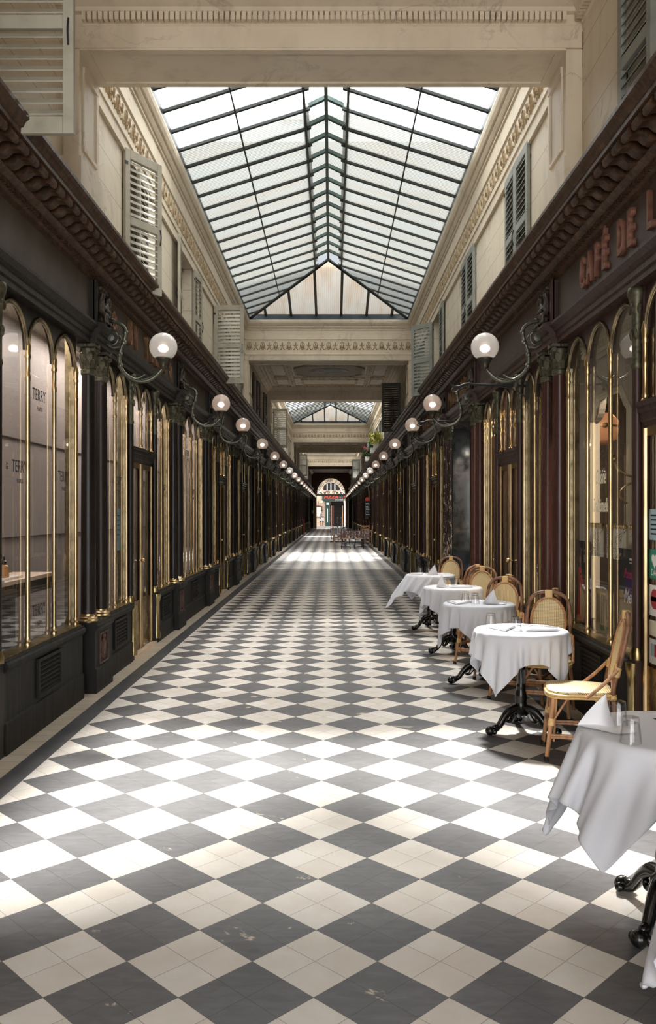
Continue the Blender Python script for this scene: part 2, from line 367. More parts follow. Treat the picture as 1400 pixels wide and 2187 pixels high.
# ------------------------------------------------------------------ mesh builder
class MB:
    def __init__(s, M=None):
        s.v = []; s.f = []; s.mi = []; s.sm = []; s.mats = []; s.cur = 0; s.M = M
    def mat(s, name):
        if name not in s.mats: s.mats.append(name)
        s.cur = s.mats.index(name); return s
    def add(s, vs, fs, smooth=False):
        b = len(s.v)
        for p in vs:
            q = Vector(p)
            if s.M is not None: q = s.M @ q
            s.v.append(q[:])
        for f in fs:
            s.f.append([b + i for i in f]); s.mi.append(s.cur); s.sm.append(smooth)
    def box(s, x0, x1, y0, y1, z0, z1, T=None):
        if x0 > x1: x0, x1 = x1, x0
        if y0 > y1: y0, y1 = y1, y0
        vs = [(x, y, z) for z in (z0, z1) for y in (y0, y1) for x in (x0, x1)]
        if T is not None: vs = [T @ Vector(p) for p in vs]
        s.add(vs, [(0, 2, 3, 1), (4, 5, 7, 6), (0, 1, 5, 4), (2, 6, 7, 3), (0, 4, 6, 2), (1, 3, 7, 5)])
    def bbox(s, x0, x1, y0, y1, z0, z1, b=0.006):
        # box with chamfered edges
        bm = bmesh.new(); bmesh.ops.create_cube(bm, size=1.0)
        for v in bm.verts:
            v.co = ((x0 + x1) / 2 + v.co.x * abs(x1 - x0), (y0 + y1) / 2 + v.co.y * abs(y1 - y0), (z0 + z1) / 2 + v.co.z * abs(z1 - z0))
        bmesh.ops.bevel(bm, geom=bm.edges[:], offset=b, segments=2, affect='EDGES', profile=0.5)
        bm.verts.index_update()
        s.add([v.co[:] for v in bm.verts], [[v.index for v in f.verts] for f in bm.faces]); bm.free()
    def quad(s, a, b, c, d, smooth=False): s.add([a, b, c, d], [(0, 1, 2, 3)], smooth)
    def lathe(s, prof, c=(0, 0, 0), seg=20, axis='Z', smooth=True, a0=0.0, a1=2 * PI):
        full = abs(a1 - a0 - 2 * PI) < 1e-6
        n = seg if full else seg + 1
        vs = []; fs = []
        for i in range(n):
            a = a0 + (a1 - a0) * i / seg
            ca, sa = math.cos(a), math.sin(a)
            for r, h in prof:
                if axis == 'Z': p = (r * ca, r * sa, h)
                elif axis == 'Y': p = (r * ca, h, r * sa)
                else: p = (h, r * ca, r * sa)
                vs.append((c[0] + p[0], c[1] + p[1], c[2] + p[2]))
        m = len(prof)
        for i in range(seg):
            j = (i + 1) % n
            for k in range(m - 1):
                fs.append((i * m + k, j * m + k, j * m + k + 1, i * m + k + 1))
        s.add(vs, fs, smooth)
        if full:
            for k, rev in ((0, True), (m - 1, False)):
                if prof[k][0] > 1e-5:
                    idx = [i * m + k for i in range(n)]
                    if rev: idx.reverse()
                    s.add([vs[i] for i in idx], [list(range(n))], False)
    def ball(s, c, r, seg=14, rings=8, sc=(1, 1, 1)):
        vs = []; fs = []
        for j in range(rings + 1):
            th = PI * j / rings
            for i in range(seg):
                a = 2 * PI * i / seg
                vs.append((c[0] + r * sc[0] * math.sin(th) * math.cos(a), c[1] + r * sc[1] * math.sin(th) * math.sin(a), c[2] + r * sc[2] * math.cos(th)))
        for j in range(rings):
            for i in range(seg):
                k = (i + 1) % seg
                fs.append((j * seg + i, (j + 1) * seg + i, (j + 1) * seg + k, j * seg + k))
        s.add(vs, fs, True)
    def tube(s, pts, r, seg=8, closed=False, sub=0, cap=True):
        pts = [Vector(p) for p in pts]
        rs = list(r) if isinstance(r, (list, tuple)) else [r] * len(pts)
        if sub: pts, rs = spline(pts, rs, sub, closed)
        n = len(pts); vs = []; fs = []
        up = None
        for i in range(n):
            if closed: t = pts[(i + 1) % n] - pts[i - 1]
            else: t = pts[min(i + 1, n - 1)] - pts[max(i - 1, 0)]
            t.normalize()
            if up is None:
                up = Vector((0, 0, 1)) if abs(t.z) < 0.9 else Vector((0, 1, 0))
            a = up - t * up.dot(t)
            if a.length < 1e-4: a = t.orthogonal()
            a.normalize(); b = t.cross(a); up = a
            for k in range(seg):
                an = 2 * PI * k / seg
                vs.append(pts[i] + (a * math.cos(an) + b * math.sin(an)) * rs[i])
        m = n if closed else n - 1
        for i in range(m):
            j = (i + 1) % n
            for k in range(seg):
                l = (k + 1) % seg
                fs.append((i * seg + k, j * seg + k, j * seg + l, i * seg + l))
        s.add(vs, fs, True)
        if cap and not closed:
            s.add(vs[:seg], [list(range(seg))[::-1]]); s.add(vs[-seg:], [list(range(seg))])
    def extrude(s, prof, h0, h1, axis='Y', caps=True, closed=True):
        # prof: list of (p, q); axis Y -> (x=p, z=q); axis X -> (y=p, z=q); axis Z -> (x=p, y=q)
        def P(pq, h):
            if axis == 'Y': return (pq[0], h, pq[1])
            if axis == 'X': return (h, pq[0], pq[1])
            return (pq[0], pq[1], h)
        n = len(prof)
        vs = [P(p, h0) for p in prof] + [P(p, h1) for p in prof]
        fs = [(i, (i + 1) % n, n + (i + 1) % n, n + i) for i in range(n if closed else n - 1)]
        s.add(vs, fs)
        if caps and closed:
            s.add([P(p, h0) for p in prof], [list(range(n))[::-1]]); s.add([P(p, h1) for p in prof], [list(range(n))])
    def mesh(s, name, recalc=True):
        me = bpy.data.meshes.new(name)
        me.from_pydata(s.v, [], s.f)
        for m in s.mats: me.materials.append(MATS[m])
        if s.f:
            me.polygons.foreach_set('material_index', s.mi)
            me.polygons.foreach_set('use_smooth', s.sm)
        me.validate()
        if recalc:
            bm = bmesh.new(); bm.from_mesh(me)
            bmesh.ops.recalc_face_normals(bm, faces=bm.faces[:])
            bm.to_mesh(me); bm.free()
        if any(s.sm):
            try: me.set_sharp_from_angle(angle=0.75)
            except Exception: pass
        me.update()
        return me
    def build(s, name, parent=None, mat=None, recalc=True):
        if mat is not None and not s.mats: s.mats = [mat]
        return link(name, s.mesh(name, recalc), parent)

def spline(pts, rs, sub, closed=False):
    n = len(pts); op = []; orr = []
    m = n if closed else n - 1
    for i in range(m):
        if closed: p0, p1, p2, p3 = pts[i - 1], pts[i], pts[(i + 1) % n], pts[(i + 2) % n]
        else: p0, p1, p2, p3 = pts[max(i - 1, 0)], pts[i], pts[i + 1], pts[min(i + 2, n - 1)]
        for k in range(sub):
            t = k / sub
            op.append(0.5 * ((2 * p1) + (p2 - p0) * t + (2 * p0 - 5 * p1 + 4 * p2 - p3) * t * t + (3 * p1 - p0 - 3 * p2 + p3) * t ** 3))
            r1, r2 = rs[i], rs[(i + 1) % n]
            orr.append(r1 + (r2 - r1) * t)
    if not closed: op.append(pts[-1]); orr.append(rs[-1])
    return op, orr

def link(name, data, parent=None):
    o = bpy.data.objects.new(name, data); COL.objects.link(o)
    if parent is not None: o.parent = parent
    return o
def tag(o, label, cat, group=None, kind=None):
    o['label'] = label; o['category'] = cat
    if group: o['group'] = group
    if kind: o['kind'] = kind
    return o
def thing(name, label, cat, loc=(0, 0, 0), rz=0.0, group=None):
    o = link(name, None); o.location = loc; o.rotation_euler = (0, 0, rz); o.empty_display_size = 0.1
    return tag(o, label, cat, group)
def struct(name, mb, mat=None, recalc=True):
    o = mb.build(name, None, mat, recalc); o['kind'] = 'structure'; return o
def one(name, mb, mat, label, cat, group=None, loc=(0, 0, 0), rz=0.0):
    o = mb.build(name, None, mat); o.location = loc; o.rotation_euler = (0, 0, rz)
    return tag(o, label, cat, group)
KIDS = {}
def kids(o): return [c for c in KIDS.get(o.name, ())]
def index_kids():
    KIDS.clear()
    for o in bpy.data.objects:
        if o.parent: KIDS.setdefault(o.parent.name, []).append(o)
def copy_tree(o, parent=None):
    c = o.copy(); COL.objects.link(c)
    if parent is not None: c.parent = parent
    for ch in kids(o): copy_tree(ch, c)
    return c
ORD = ['zeroth', 'first', 'second', 'third', 'fourth', 'fifth', 'sixth', 'seventh', 'eighth', 'ninth', 'tenth', 'eleventh', 'twelfth', 'thirteenth', 'fourteenth', 'fifteenth', 'sixteenth', 'seventeenth', 'eighteenth', 'nineteenth', 'twentieth', 'twenty-first', 'twenty-second']
SIDE = {-1: 'left', 1: 'right'}

def text_mesh(body, size, ext=0.0, sx=1.0, shear=0.0, align='CENTER', bevel=0.0, mat='logo_ink', off=0.0):
    cu = bpy.data.curves.new('text', 'FONT'); cu.body = body; cu.size = size; cu.extrude = ext
    cu.align_x = align; cu.align_y = 'CENTER'; cu.shear = shear; cu.bevel_depth = bevel; cu.resolution_u = 3; cu.offset = off
    ob = bpy.data.objects.new('text', cu); COL.objects.link(ob)
    bpy.context.view_layer.update()
    me = bpy.data.meshes.new_from_object(ob.evaluated_get(bpy.context.evaluated_depsgraph_get()))
    bpy.data.objects.remove(ob); bpy.data.curves.remove(cu)
    me.transform(Matrix.Diagonal((sx, 1, 1, 1)))
    me.materials.clear(); me.materials.append(MATS[mat])
    return me
def wall_mat(s, x, y, z):
    # text space -> wall of side s (reading direction seen from the passage)
    if s < 0: R = Matrix(((0, 0, 1, 0), (1, 0, 0, 0), (0, 1, 0, 0), (0, 0, 0, 1)))
    else: R = Matrix(((0, 0, -1, 0), (-1, 0, 0, 0), (0, 1, 0, 0), (0, 0, 0, 1)))
    return Matrix.Translation((x, y, z)) @ R

# ------------------------------------------------------------------ layout
PY = [2.25, 7.66, 11.66, 14.55, 18.6, 22.65, 26.7, 30.7, 34.8, 39.0, 43.1, 47.2, 51.3, 55.5, 59.6, 63.7, 67.8, 71.9, 76.0, 80.1]
YE = 84.5
SKY = [(7.0, 19.65), (27.1, 42.6), (50.3, 64.3)]
FLAT = [(-5.0, 7.0), (19.65, 27.1), (42.6, 50.3), (64.3, YE)]
SX = lambda s: Matrix.Diagonal((s, 1, 1, 1))

# floor
m = MB().mat('floor_tiles'); m.quad((-1.774, -5, 0), (1.794, -5, 0), (1.794, YE, 0), (-1.774, YE, 0))
m.mat('floor_strip'); m.quad((-1.92, -5, 0), (-1.774, -5, 0), (-1.774, YE, 0), (-1.92, YE, 0)); m.quad((1.794, -5, 0), (1.94, -5, 0), (1.94, YE, 0), (1.794, YE, 0))
m.mat('floor_border'); m.quad((-2.3, -5, 0), (-1.92, -5, 0), (-1.92, YE, 0), (-2.3, YE, 0)); m.quad((1.94, -5, 0), (2.3, -5, 0), (2.3, YE, 0), (1.94, YE, 0))
struct('floor', m, None, False)

# shop interiors: back walls, ceilings, floors, cross walls
for s in (-1, 1):
    nm = 'wall_' + SIDE[s]; m = MB(SX(s))
    def bk(y0, y1, x, mt):
        m.mat(mt); m.box(x, x + 0.05, y0, y1, 0, 3.38)
    if s < 0:
        bk(-5, 14.5, 2.85, 'panel_pink'); bk(14.6, YE, 3.1, 'shop_dark')
        m.mat('joint')
        for z in (1.37, 2.28): m.box(2.838, 2.852, -5, 14.5, z - 0.004, z + 0.004)
    else:
        bk(-5, 11.6, 4.6, 'shop_dark'); bk(11.7, YE, 3.1, 'shop_dark')
    struct(nm + '_interior', m)
    for i, y in enumerate(PY):
        if i in (1, 2) and (s < 0 or i == 1): continue
        m = MB(SX(s)).mat('panel_pink' if s < 0 and i < 4 else 'shop_dark')
        m.box(2.25, 3.1 if i > 2 or s < 0 else 4.6, y - 0.05, y + 0.05, 0.02, 3.38)
        struct('wall_partition', m)
    m = MB(SX(s)).mat('panel_cream'); m.box(2.2, 4.65, -5, 14.55, 3.38, 3.44)
    m.mat('shop_dark'); m.box(2.2, 3.15, 14.55, YE, 3.38, 3.44); struct('ceiling_shop_' + SIDE[s], m)
    m = MB(SX(s)).mat('shop_dark'); m.box(2.2, 4.65, -5, YE, -0.04, 0.02)
    struct('floor_shop_' + SIDE[s], m)

# entablature + cornice over the shops
ENT = [(2.2, 3.09), (2.055, 3.09), (2.055, 3.135), (2.04, 3.14), (2.04, 3.185), (2.025, 3.19), (2.02, 3.21), (1.985, 3.24), (1.985, 3.262), (2.0, 3.272), (2.075, 3.285), (2.075, 3.66),
       (2.055, 3.665), (2.055, 3.69), (2.03, 3.70), (2.03, 3.725), (1.985, 3.745), (1.96, 3.765), (1.96, 3.835), (1.765, 3.835), (1.765, 3.87), (1.75, 3.875), (1.735, 3.905), (1.715, 3.92), (1.715, 3.945), (1.74, 3.955), (2.05, 3.99), (2.2, 3.99)]
for s in (-1, 1):
    m = MB(SX(s)); wd = 'wood_left' if s < 0 else 'wood_right'
    m.mat(wd)
    m.extrude(ENT[:11] + [(2.2, 3.285)], -5, YE)
    m.mat('frieze_left' if s < 0 else 'frieze_right'); m.extrude([(2.2, 3.285), (2.075, 3.285), (2.075, 3.66), (2.2, 3.66)], -5, YE)
    m.mat('wood_cornice'); m.extrude([(2.2, 3.66)] + ENT[11:], -5, YE)
    # ressauts over the column pairs
    for y in PY:
        m.mat(wd)
        pr = [(2.06, 3.09), (2.0, 3.09), (2.0, 3.135), (1.985, 3.14), (1.985, 3.185), (1.97, 3.19), (1.965, 3.21), (1.93, 3.24), (1.93, 3.262), (1.95, 3.272), (2.02, 3.285), (2.06, 3.285)]
        m.extrude(pr, y - 0.28, y + 0.28)
        m.box(2.03, 2.08, y - 0.24, y + 0.24, 3.285, 3.66)
        for q in (y - 0.24, y + 0.2): m.box(2.01, 2.04, q, q + 0.04, 3.285, 3.66)
    struct('trim_' + SIDE[s], m)
    m = MB(SX(s)).mat('wood_cornice')
    n = int((YE + 1) / 0.172)
    for i in range(n):   # scrolled modillions
        y = -1 + i * 0.172
        if y < 30:
            pr = [(1.96, 3.76), (1.93, 3.752), (1.90, 3.765), (1.87, 3.79), (1.83, 3.79), (1.80, 3.775), (1.78, 3.785), (1.772, 3.81), (1.785, 3.835), (1.96, 3.835)]
        else: pr = [(1.96, 3.76), (1.90, 3.765), (1.78, 3.79), (1.785, 3.835), (1.96, 3.835)]
        m.extrude(pr, y, y + 0.095)
        if y < 20: m.lathe([(0.0, y - 0.008), (0.02, y - 0.008), (0.02, y + 0.103), (0.0, y + 0.103)], (1.795, 0, 3.795), 8, 'Y')
    for i in range(int(31 / 0.042)):
        y = -1 + i * 0.042
        m.box(2.005, 2.04, y, y + 0.024, 3.70, 3.728)
    o = struct('trim_modillions_' + SIDE[s], m)

# ------------------------------------------------------------------ upper walls with windows
WIN = {-1: [(8.27, 9.3), (11.35, 12.4), (14.6, 15.6), (17.3, 18.3), (22.0, 22.9), (24.3, 25.2), (28.2, 29.2), (31.5, 32.5), (35.0, 36.0), (38.6, 39.6), (44.5, 45.4), (47.3, 48.2), (51.8, 52.8), (55.5, 56.5), (59.0, 60.0)],
       1: [(3.9, 4.95), (8.12, 9.16), (11.2, 12.25), (14.75, 15.85), (17.4, 18.3), (22.9, 23.9), (25.0, 26.0), (28.5, 29.5), (31.8, 32.8), (35.2, 36.2), (38.6, 39.6), (44.5, 45.4), (47.3, 48.2), (52.3, 53.3), (56, 57), (60, 61)]}
WIN[-1].insert(0, (3.95, 4.95))
ZW0, ZW1 = 3.95, 5.20
nwin = 0
for s in (-1, 1):
    m = MB(SX(s)).mat('plaster_wall')
    ys = -5.0
    top = 6.12
    for a, b in WIN[s] + [(YE, YE)]:
        m.box(2.0, 2.25, ys, a, 3.9, top)
        if b > a:
            m.box(2.0, 2.25, a, b, ZW1, top); m.box(2.0, 2.25, a, b, 3.9, ZW0)
        ys = b
    struct('wall_' + SIDE[s], m)
    for a, b in WIN[s]:
        nwin += 1
        m = MB(SX(s)).mat('plaster'); x = 2.13
        for (p, q, z0, z1) in ((a, b, ZW0, ZW0 + 0.05), (a, b, ZW1 - 0.05, ZW1), (a, a + 0.05, ZW0, ZW1), (b - 0.05, b, ZW0, ZW1), ((a + b) / 2 - 0.03, (a + b) / 2 + 0.03, ZW0, ZW1), (a, b, 4.75, 4.78)):
            m.box(x, x + 0.05, p, q, z0, z1)
        o = struct('window_%d' % nwin, m)
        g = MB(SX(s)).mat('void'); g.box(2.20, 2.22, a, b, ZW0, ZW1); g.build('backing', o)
        g = MB(SX(s)).mat('shop_glass'); g.quad((2.155, a, ZW0), (2.155, b, ZW0), (2.155, b, ZW1), (2.155, a, ZW1)); g.build('pane', o)

# moulded frieze bands along the skylit sections
def palmette(m, P, k):
    # P(u, v, w): u along, v up (0..0.22), w out
    def petal(u, v, a, L, W, h):
        ca, sa = math.cos(a), math.sin(a)
        Q = lambda l, w: (u + ca * l - sa * w, v + sa * l + ca * w)
        pts = [Q(0, W * .3), Q(L * .6, W), Q(L * .9, W * .8), Q(L, 0), Q(L * .9, -W * .8), Q(L * .6, -W), Q(0, -W * .3)]
        a1, a2 = Q(L * .15, 0), Q(L * .8, 0)
        m.add([P(*q, 0.0) for q in pts] + [P(*a1, h * .6), P(*a2, h)], [(0, 1, 8, 7), (1, 2, 8), (2, 3, 8), (3, 4, 8), (4, 5, 8), (5, 6, 7, 8), (6, 0, 7)])
    m.mat('plaster_band')
    if k % 2 == 0:
        N_ = 14; R0, R1 = [], []
        for i in range(N_):
            a = 2 * PI * i / N_ ; c_, s_ = math.cos(a), math.sin(a)
            R0.append((c_ * .056, .125 + s_ * .098)); R1.append((c_ * .045, .125 + s_ * .086))
        vs = [P(*q, 0.0) for q in R0] + [P(.9 * q[0], .125 + (q[1] - .125) * .95, .016) for q in R0] + [P(*q, 0.0) for q in R1]
        m.add(vs, [(r * N_ + i, r * N_ + (i + 1) % N_, (r + 1) * N_ + (i + 1) % N_, (r + 1) * N_ + i) for r in (0, 1) for i in range(N_)])
        for i in range(5):
            a = PI * (0.14 + 0.72 * i / 4)
            petal(0, 0.075, a, 0.05 + 0.075 * math.sin(a) ** 3, 0.0105, 0.02)
        for q in (-1, 1): petal(q * .008, 0.075, -PI / 2 + q * .9, 0.04, 0.009, 0.016); petal(q * .066, .03, PI * .5, .05, .009, .016)
        petal(0, 0.06, -PI / 2, .03, .014, .02)
    else:
        petal(0, 0.10, PI / 2, 0.12, 0.014, 0.022)
        for a in (0.22, 0.78): petal(0, 0.11, PI * a, 0.07, 0.012, 0.02)
        for q in (-1, 1): petal(q * .006, 0.10, -PI / 2 + q * .5, 0.075, 0.016, 0.02); petal(q * .03, .03, PI / 2 - q * 1.2, .035, .01, .018)
    m.mat('plaster')
BAND = [(2.0, 5.17), (1.965, 5.17), (1.965, 5.285), (1.95, 5.29), (1.95, 5.315), (1.975, 5.33), (1.975, 5.64), (1.955, 5.65), (1.955, 5.67), (1.965, 5.68), (1.965, 5.86), (1.945, 5.87), (1.945, 5.90), (1.925, 5.905), (1.90, 5.94), (1.90, 5.965), (1.875, 5.97), (1.85, 6.01), (1.84, 6.05), (1.84, 6.085), (1.90, 6.10), (2.0, 6.12)]
for s in (-1, 1):
    m = MB(SX(s)).mat('plaster')
    for y0, y1 in SKY:
        m.mat('plaster'); m.extrude(BAND, y0, y1); 
        n = int((y1 - y0) / 0.155)
        for k in range(n):
            y = y0 + 0.08 + k * 0.155
            palmette(m, lambda u, v, w, y=y: (1.975 - w, y + u, 5.375 + v), k)
    struct('trim_frieze_' + SIDE[s], m, None, False)

# cross beams (lintels between skylit and covered sections)
def beam_front(m, y, sgn, mat='plaster'):
    # ornamented face looking along -Y*sgn at plane y
    m.mat(mat)
    pr = [(0, 5.165), (-0.02, 5.165), (-0.02, 5.285), (-0.035, 5.29), (-0.035, 5.315), (-0.01, 5.33), (-0.01, 5.64), (-0.03, 5.65), (-0.03, 5.67), (-0.02, 5.68), (-0.02, 5.86), (-0.04, 5.87), (-0.04, 5.90), (-0.06, 5.905), (-0.085, 5.94), (-0.085, 5.965), (-0.11, 5.97), (-0.14, 6.01), (-0.15, 6.05), (-0.15, 6.085), (0, 6.12)]
    m.extrude([(y + sgn * p[0], p[1]) for p in pr], -1.99, 1.99, 'X')
    for k in range(25):
        u0 = -1.86 + k * 0.155
        palmette(m, lambda u, v, w: (u0 + u, y + sgn * (-0.01 - w), 5.375 + v), k)
def cornice_run(m, y, sgn, z=5.45):
    # cornice of a flat ceiling, along X at wall plane y
    pr = [(0, 5.29), (-0.015, 5.29), (-0.015, 5.33), (-0.03, 5.34), (-0.03, 5.41), (-0.07, 5.415), (-0.09, 5.44), (-0.14, 5.455), (-0.16, 5.49), (-0.20, 5.50), (-0.22, 5.54), (-0.22, 5.56), (0, 5.56)]
    m.extrude([(y + sgn * p[0], p[1]) for p in pr], -2.0, 2.0, 'X')
nb = 0
for (y0, y1), kind in (((6.44, 7.0), 'near'), ((19.65, 20.25), 'far'), ((26.5, 27.1), 'near'), ((42.6, 43.2), 'far'), ((49.7, 50.3), 'near'), ((64.3, 64.9), 'far')):
    nb += 1
    m = MB().mat('plaster'); m.box(-1.99, 1.99, y0 + 0.01, y1 - 0.01, 5.165, 6.12)
    if kind == 'far': beam_front(m, y0 + 0.01, 1); fy, sg = y1 - 0.01, -1
    else:
        beam_front(m, y1 - 0.01, -1); fy, sg = y0 + 0.01, 1
    m.mat('plaster_beam')
    m.extrude([(fy, 5.165), (fy - sg * 0.02, 5.165), (fy - sg * 0.02, 5.30), (fy, 5.30)], -1.99, 1.99, 'X')
    cornice_run(m, fy, sg)
    if y0 < 7:
        for k in range(88):
            x = -1.83 + k * 0.042
            m.box(x, x + 0.03, fy - 0.085, fy - 0.03, 5.345, 5.405)
    # recessed soffit panel
    m.mat('plaster')
    for a, b, c, d in ((-1.87, 1.87, y0, y0 + 0.06), (-1.87, 1.87, y1 - 0.06, y1), (-1.87, -1.80, y0 + .06, y1 - .06), (1.80, 1.87, y0 + .06, y1 - .06)): m.box(a, b, c, d, 5.15, 5.166)
    for s in (-1, 1):   # pilasters carrying the beam
        m.bbox(s * 1.87, s * 2.0, y0 + 0.005, y1 - 0.005, 4.33, 5.166, 0.008)
        m.box(s * 1.845, s * 2.0, y0 - 0.03, y1 + 0.03, 3.9, 4.33)
        m.box(s * 1.85, s * 1.872, y0 + 0.09, y1 - 0.09, 5.02, 5.07)
        for p, q, z0, z1 in ((y0 + 0.09, y0 + 0.12, 4.45, 5.02), (y1 - 0.12, y1 - 0.09, 4.45, 5.02), (y0 + 0.09, y1 - 0.09, 4.42, 4.45)): m.box(s * 1.855, s * 1.872, p, q, z0, z1)
    struct('trim_%d' % nb, m)

# flat ceilings
for i, (y0, y1) in enumerate(FLAT):
    m = MB().mat('ceiling_paint' if i in (1, 2) else 'plaster_beam' if i == 0 else 'marble_brown')
    ya, yb = (y0 + (0.6 if i else 0), y1 - (0.6 if i < 3 else 0))
    m.box(-2.2, 2.2, ya, yb, 5.56, 5.66)
    o = struct('ceiling' if i == 0 else 'ceiling_%d' % i, m)
    m = MB().mat('plaster_beam')
    for s in (-1, 1):   # side cornices of the covered sections
        pr = [(2.0, 5.29), (1.985, 5.29), (1.985, 5.33), (1.97, 5.34), (1.97, 5.41), (1.93, 5.415), (1.91, 5.44), (1.86, 5.455), (1.84, 5.49), (1.80, 5.50), (1.78, 5.54), (1.78, 5.56), (2.0, 5.56)]
        m.M = SX(s); m.extrude(pr, ya, yb)
        if i == 0:
            for k in range(int((yb - 2) / 0.042)): m.box(1.918, 1.97, 2 + k * 0.042, 2.03 + k * 0.042, 5.345, 5.405)
    struct('trim_cornice_%d' % (i + 1), m)
    if i in (1, 2):
        c = (y0 + y1) / 2 + (0.1 if i == 1 else 0)
        m = MB().mat('ceiling_frame')
        def fr(xa, xb, pa, pb, w=0.07, h=0.03):
            for a, b, p, q in ((xa, xb, pa, pa + w), (xa, xb, pb - w, pb), (xa, xa + w, pa, pb), (xb - w, xb, pa, pb)): m.box(a, b, p, q, 5.56 - h, 5.565)
        L0, L1 = ya + 0.25, yb - 0.25
        fr(-1.72, 1.72, L0, L1, 0.1)
        for x in (-1.12, 1.12): m.box(x - 0.07, x + 0.07, L0, L1, 5.525, 5.565)
        for y in (L0 + 1.55, L0 + 1.7, L1 - 1.7, L1 - 1.55): m.box(-1.7, 1.7, y - 0.05, y + 0.05, 5.528, 5.565)
        for sx in (-1, 1):
            for (p, q) in ((L0 + 0.2, L0 + 1.4), (L0 + 1.95, L1 - 1.95), (L1 - 1.4, L1 - 0.2)): fr(sx * 1.42 - 0.2, sx * 1.42 + 0.2, p, q, 0.035)
        for (p, q) in ((L0 + 0.25, L0 + 1.35), (L1 - 1.35, L1 - 0.25)): fr(-0.85, 0.85, p, q, 0.06)
        o = struct('trim_coffers_%d' % i, m)
        g = MB().mat('gilding')
        for y in (L0 + 0.05, L0 + 1.62, L1 - 1.62, L1 - 0.05):
            for k in range(13):
                x = -1.56 + k * 0.26; g.ball((x, y, 5.523), 0.018, 8, 4)
        for x in (-1.12, 1.12):
            for k in range(14): g.ball((x, L0 + 0.2 + k * (L1 - L0 - 0.4) / 13, 5.523), 0.016, 8, 4)
        for (p, q) in ((L0 + 0.31, L0 + 1.29), (L1 - 1.29, L1 - 0.31)):
            for a, b, r, t_ in ((-0.79, 0.79, p, p + 0.02), (-0.79, 0.79, q - 0.02, q), (-0.79, -0.77, p, q), (0.77, 0.79, p, q)): g.box(a, b, r, t_, 5.545, 5.565)
        g.build('gilding', o)
        g = MB().mat('mural_ground')
        hx, hy = 0.92, (L1 - L0) / 2 - 1.95; cx, cy = 0.0, (L0 + L1) / 2
        oc = [(-hx, -hy * 0.45), (-hx * 0.62, -hy), (hx * 0.62, -hy), (hx, -hy * 0.45), (hx, hy * 0.45), (hx * 0.62, hy), (-hx * 0.62, hy), (-hx, hy * 0.45)]
        g.extrude([(cx + a, cy + b) for a, b in oc], 5.53, 5.565, 'Z')
        t = thing('ceiling_painting', 'octagonal framed ceiling painting with blue oval, %s covered section' % ORD[i], 'painting', (cx, cy, 5.53))
        def rel(mb, name, par):
            mb.v = [(p[0] - cx, p[1] - cy, p[2] - 5.53) for p in mb.v]; return mb.build(name, par)
        rel(g, 'ground_panel', t)
        g = MB().mat('ceiling_frame')
        for k in range(8):
            a, b = oc[k], oc[(k + 1) % 8]
            g.tube([(cx + a[0] * 1.03, cy + a[1] * 1.03, 5.53), (cx + b[0] * 1.03, cy + b[1] * 1.03, 5.53)], 0.035, 6)
        rel(g, 'frame', t)
        g = MB().mat('mural'); n = 28
        g.extrude([(cx + 0.56 * math.cos(2 * PI * k / n), cy + min(hy * 0.75, 0.5) * math.sin(2 * PI * k / n)) for k in range(n)], 5.522, 5.533, 'Z')
        rel(g, 'oval_scene', t)

# last covered stretch: brown beams and dark marbled lining
m = MB()
for y in (66.0, 70.0): m.mat('wood_vestibule'); m.box(-1.99, 1.99, y, y + 0.35, 5.2, 5.56)
for s in (-1, 1): m.mat('marble_brown'); m.box(s * 1.97, s * 2.01, 66, YE, 3.98, 5.56)
struct('trim_vestibule', m)
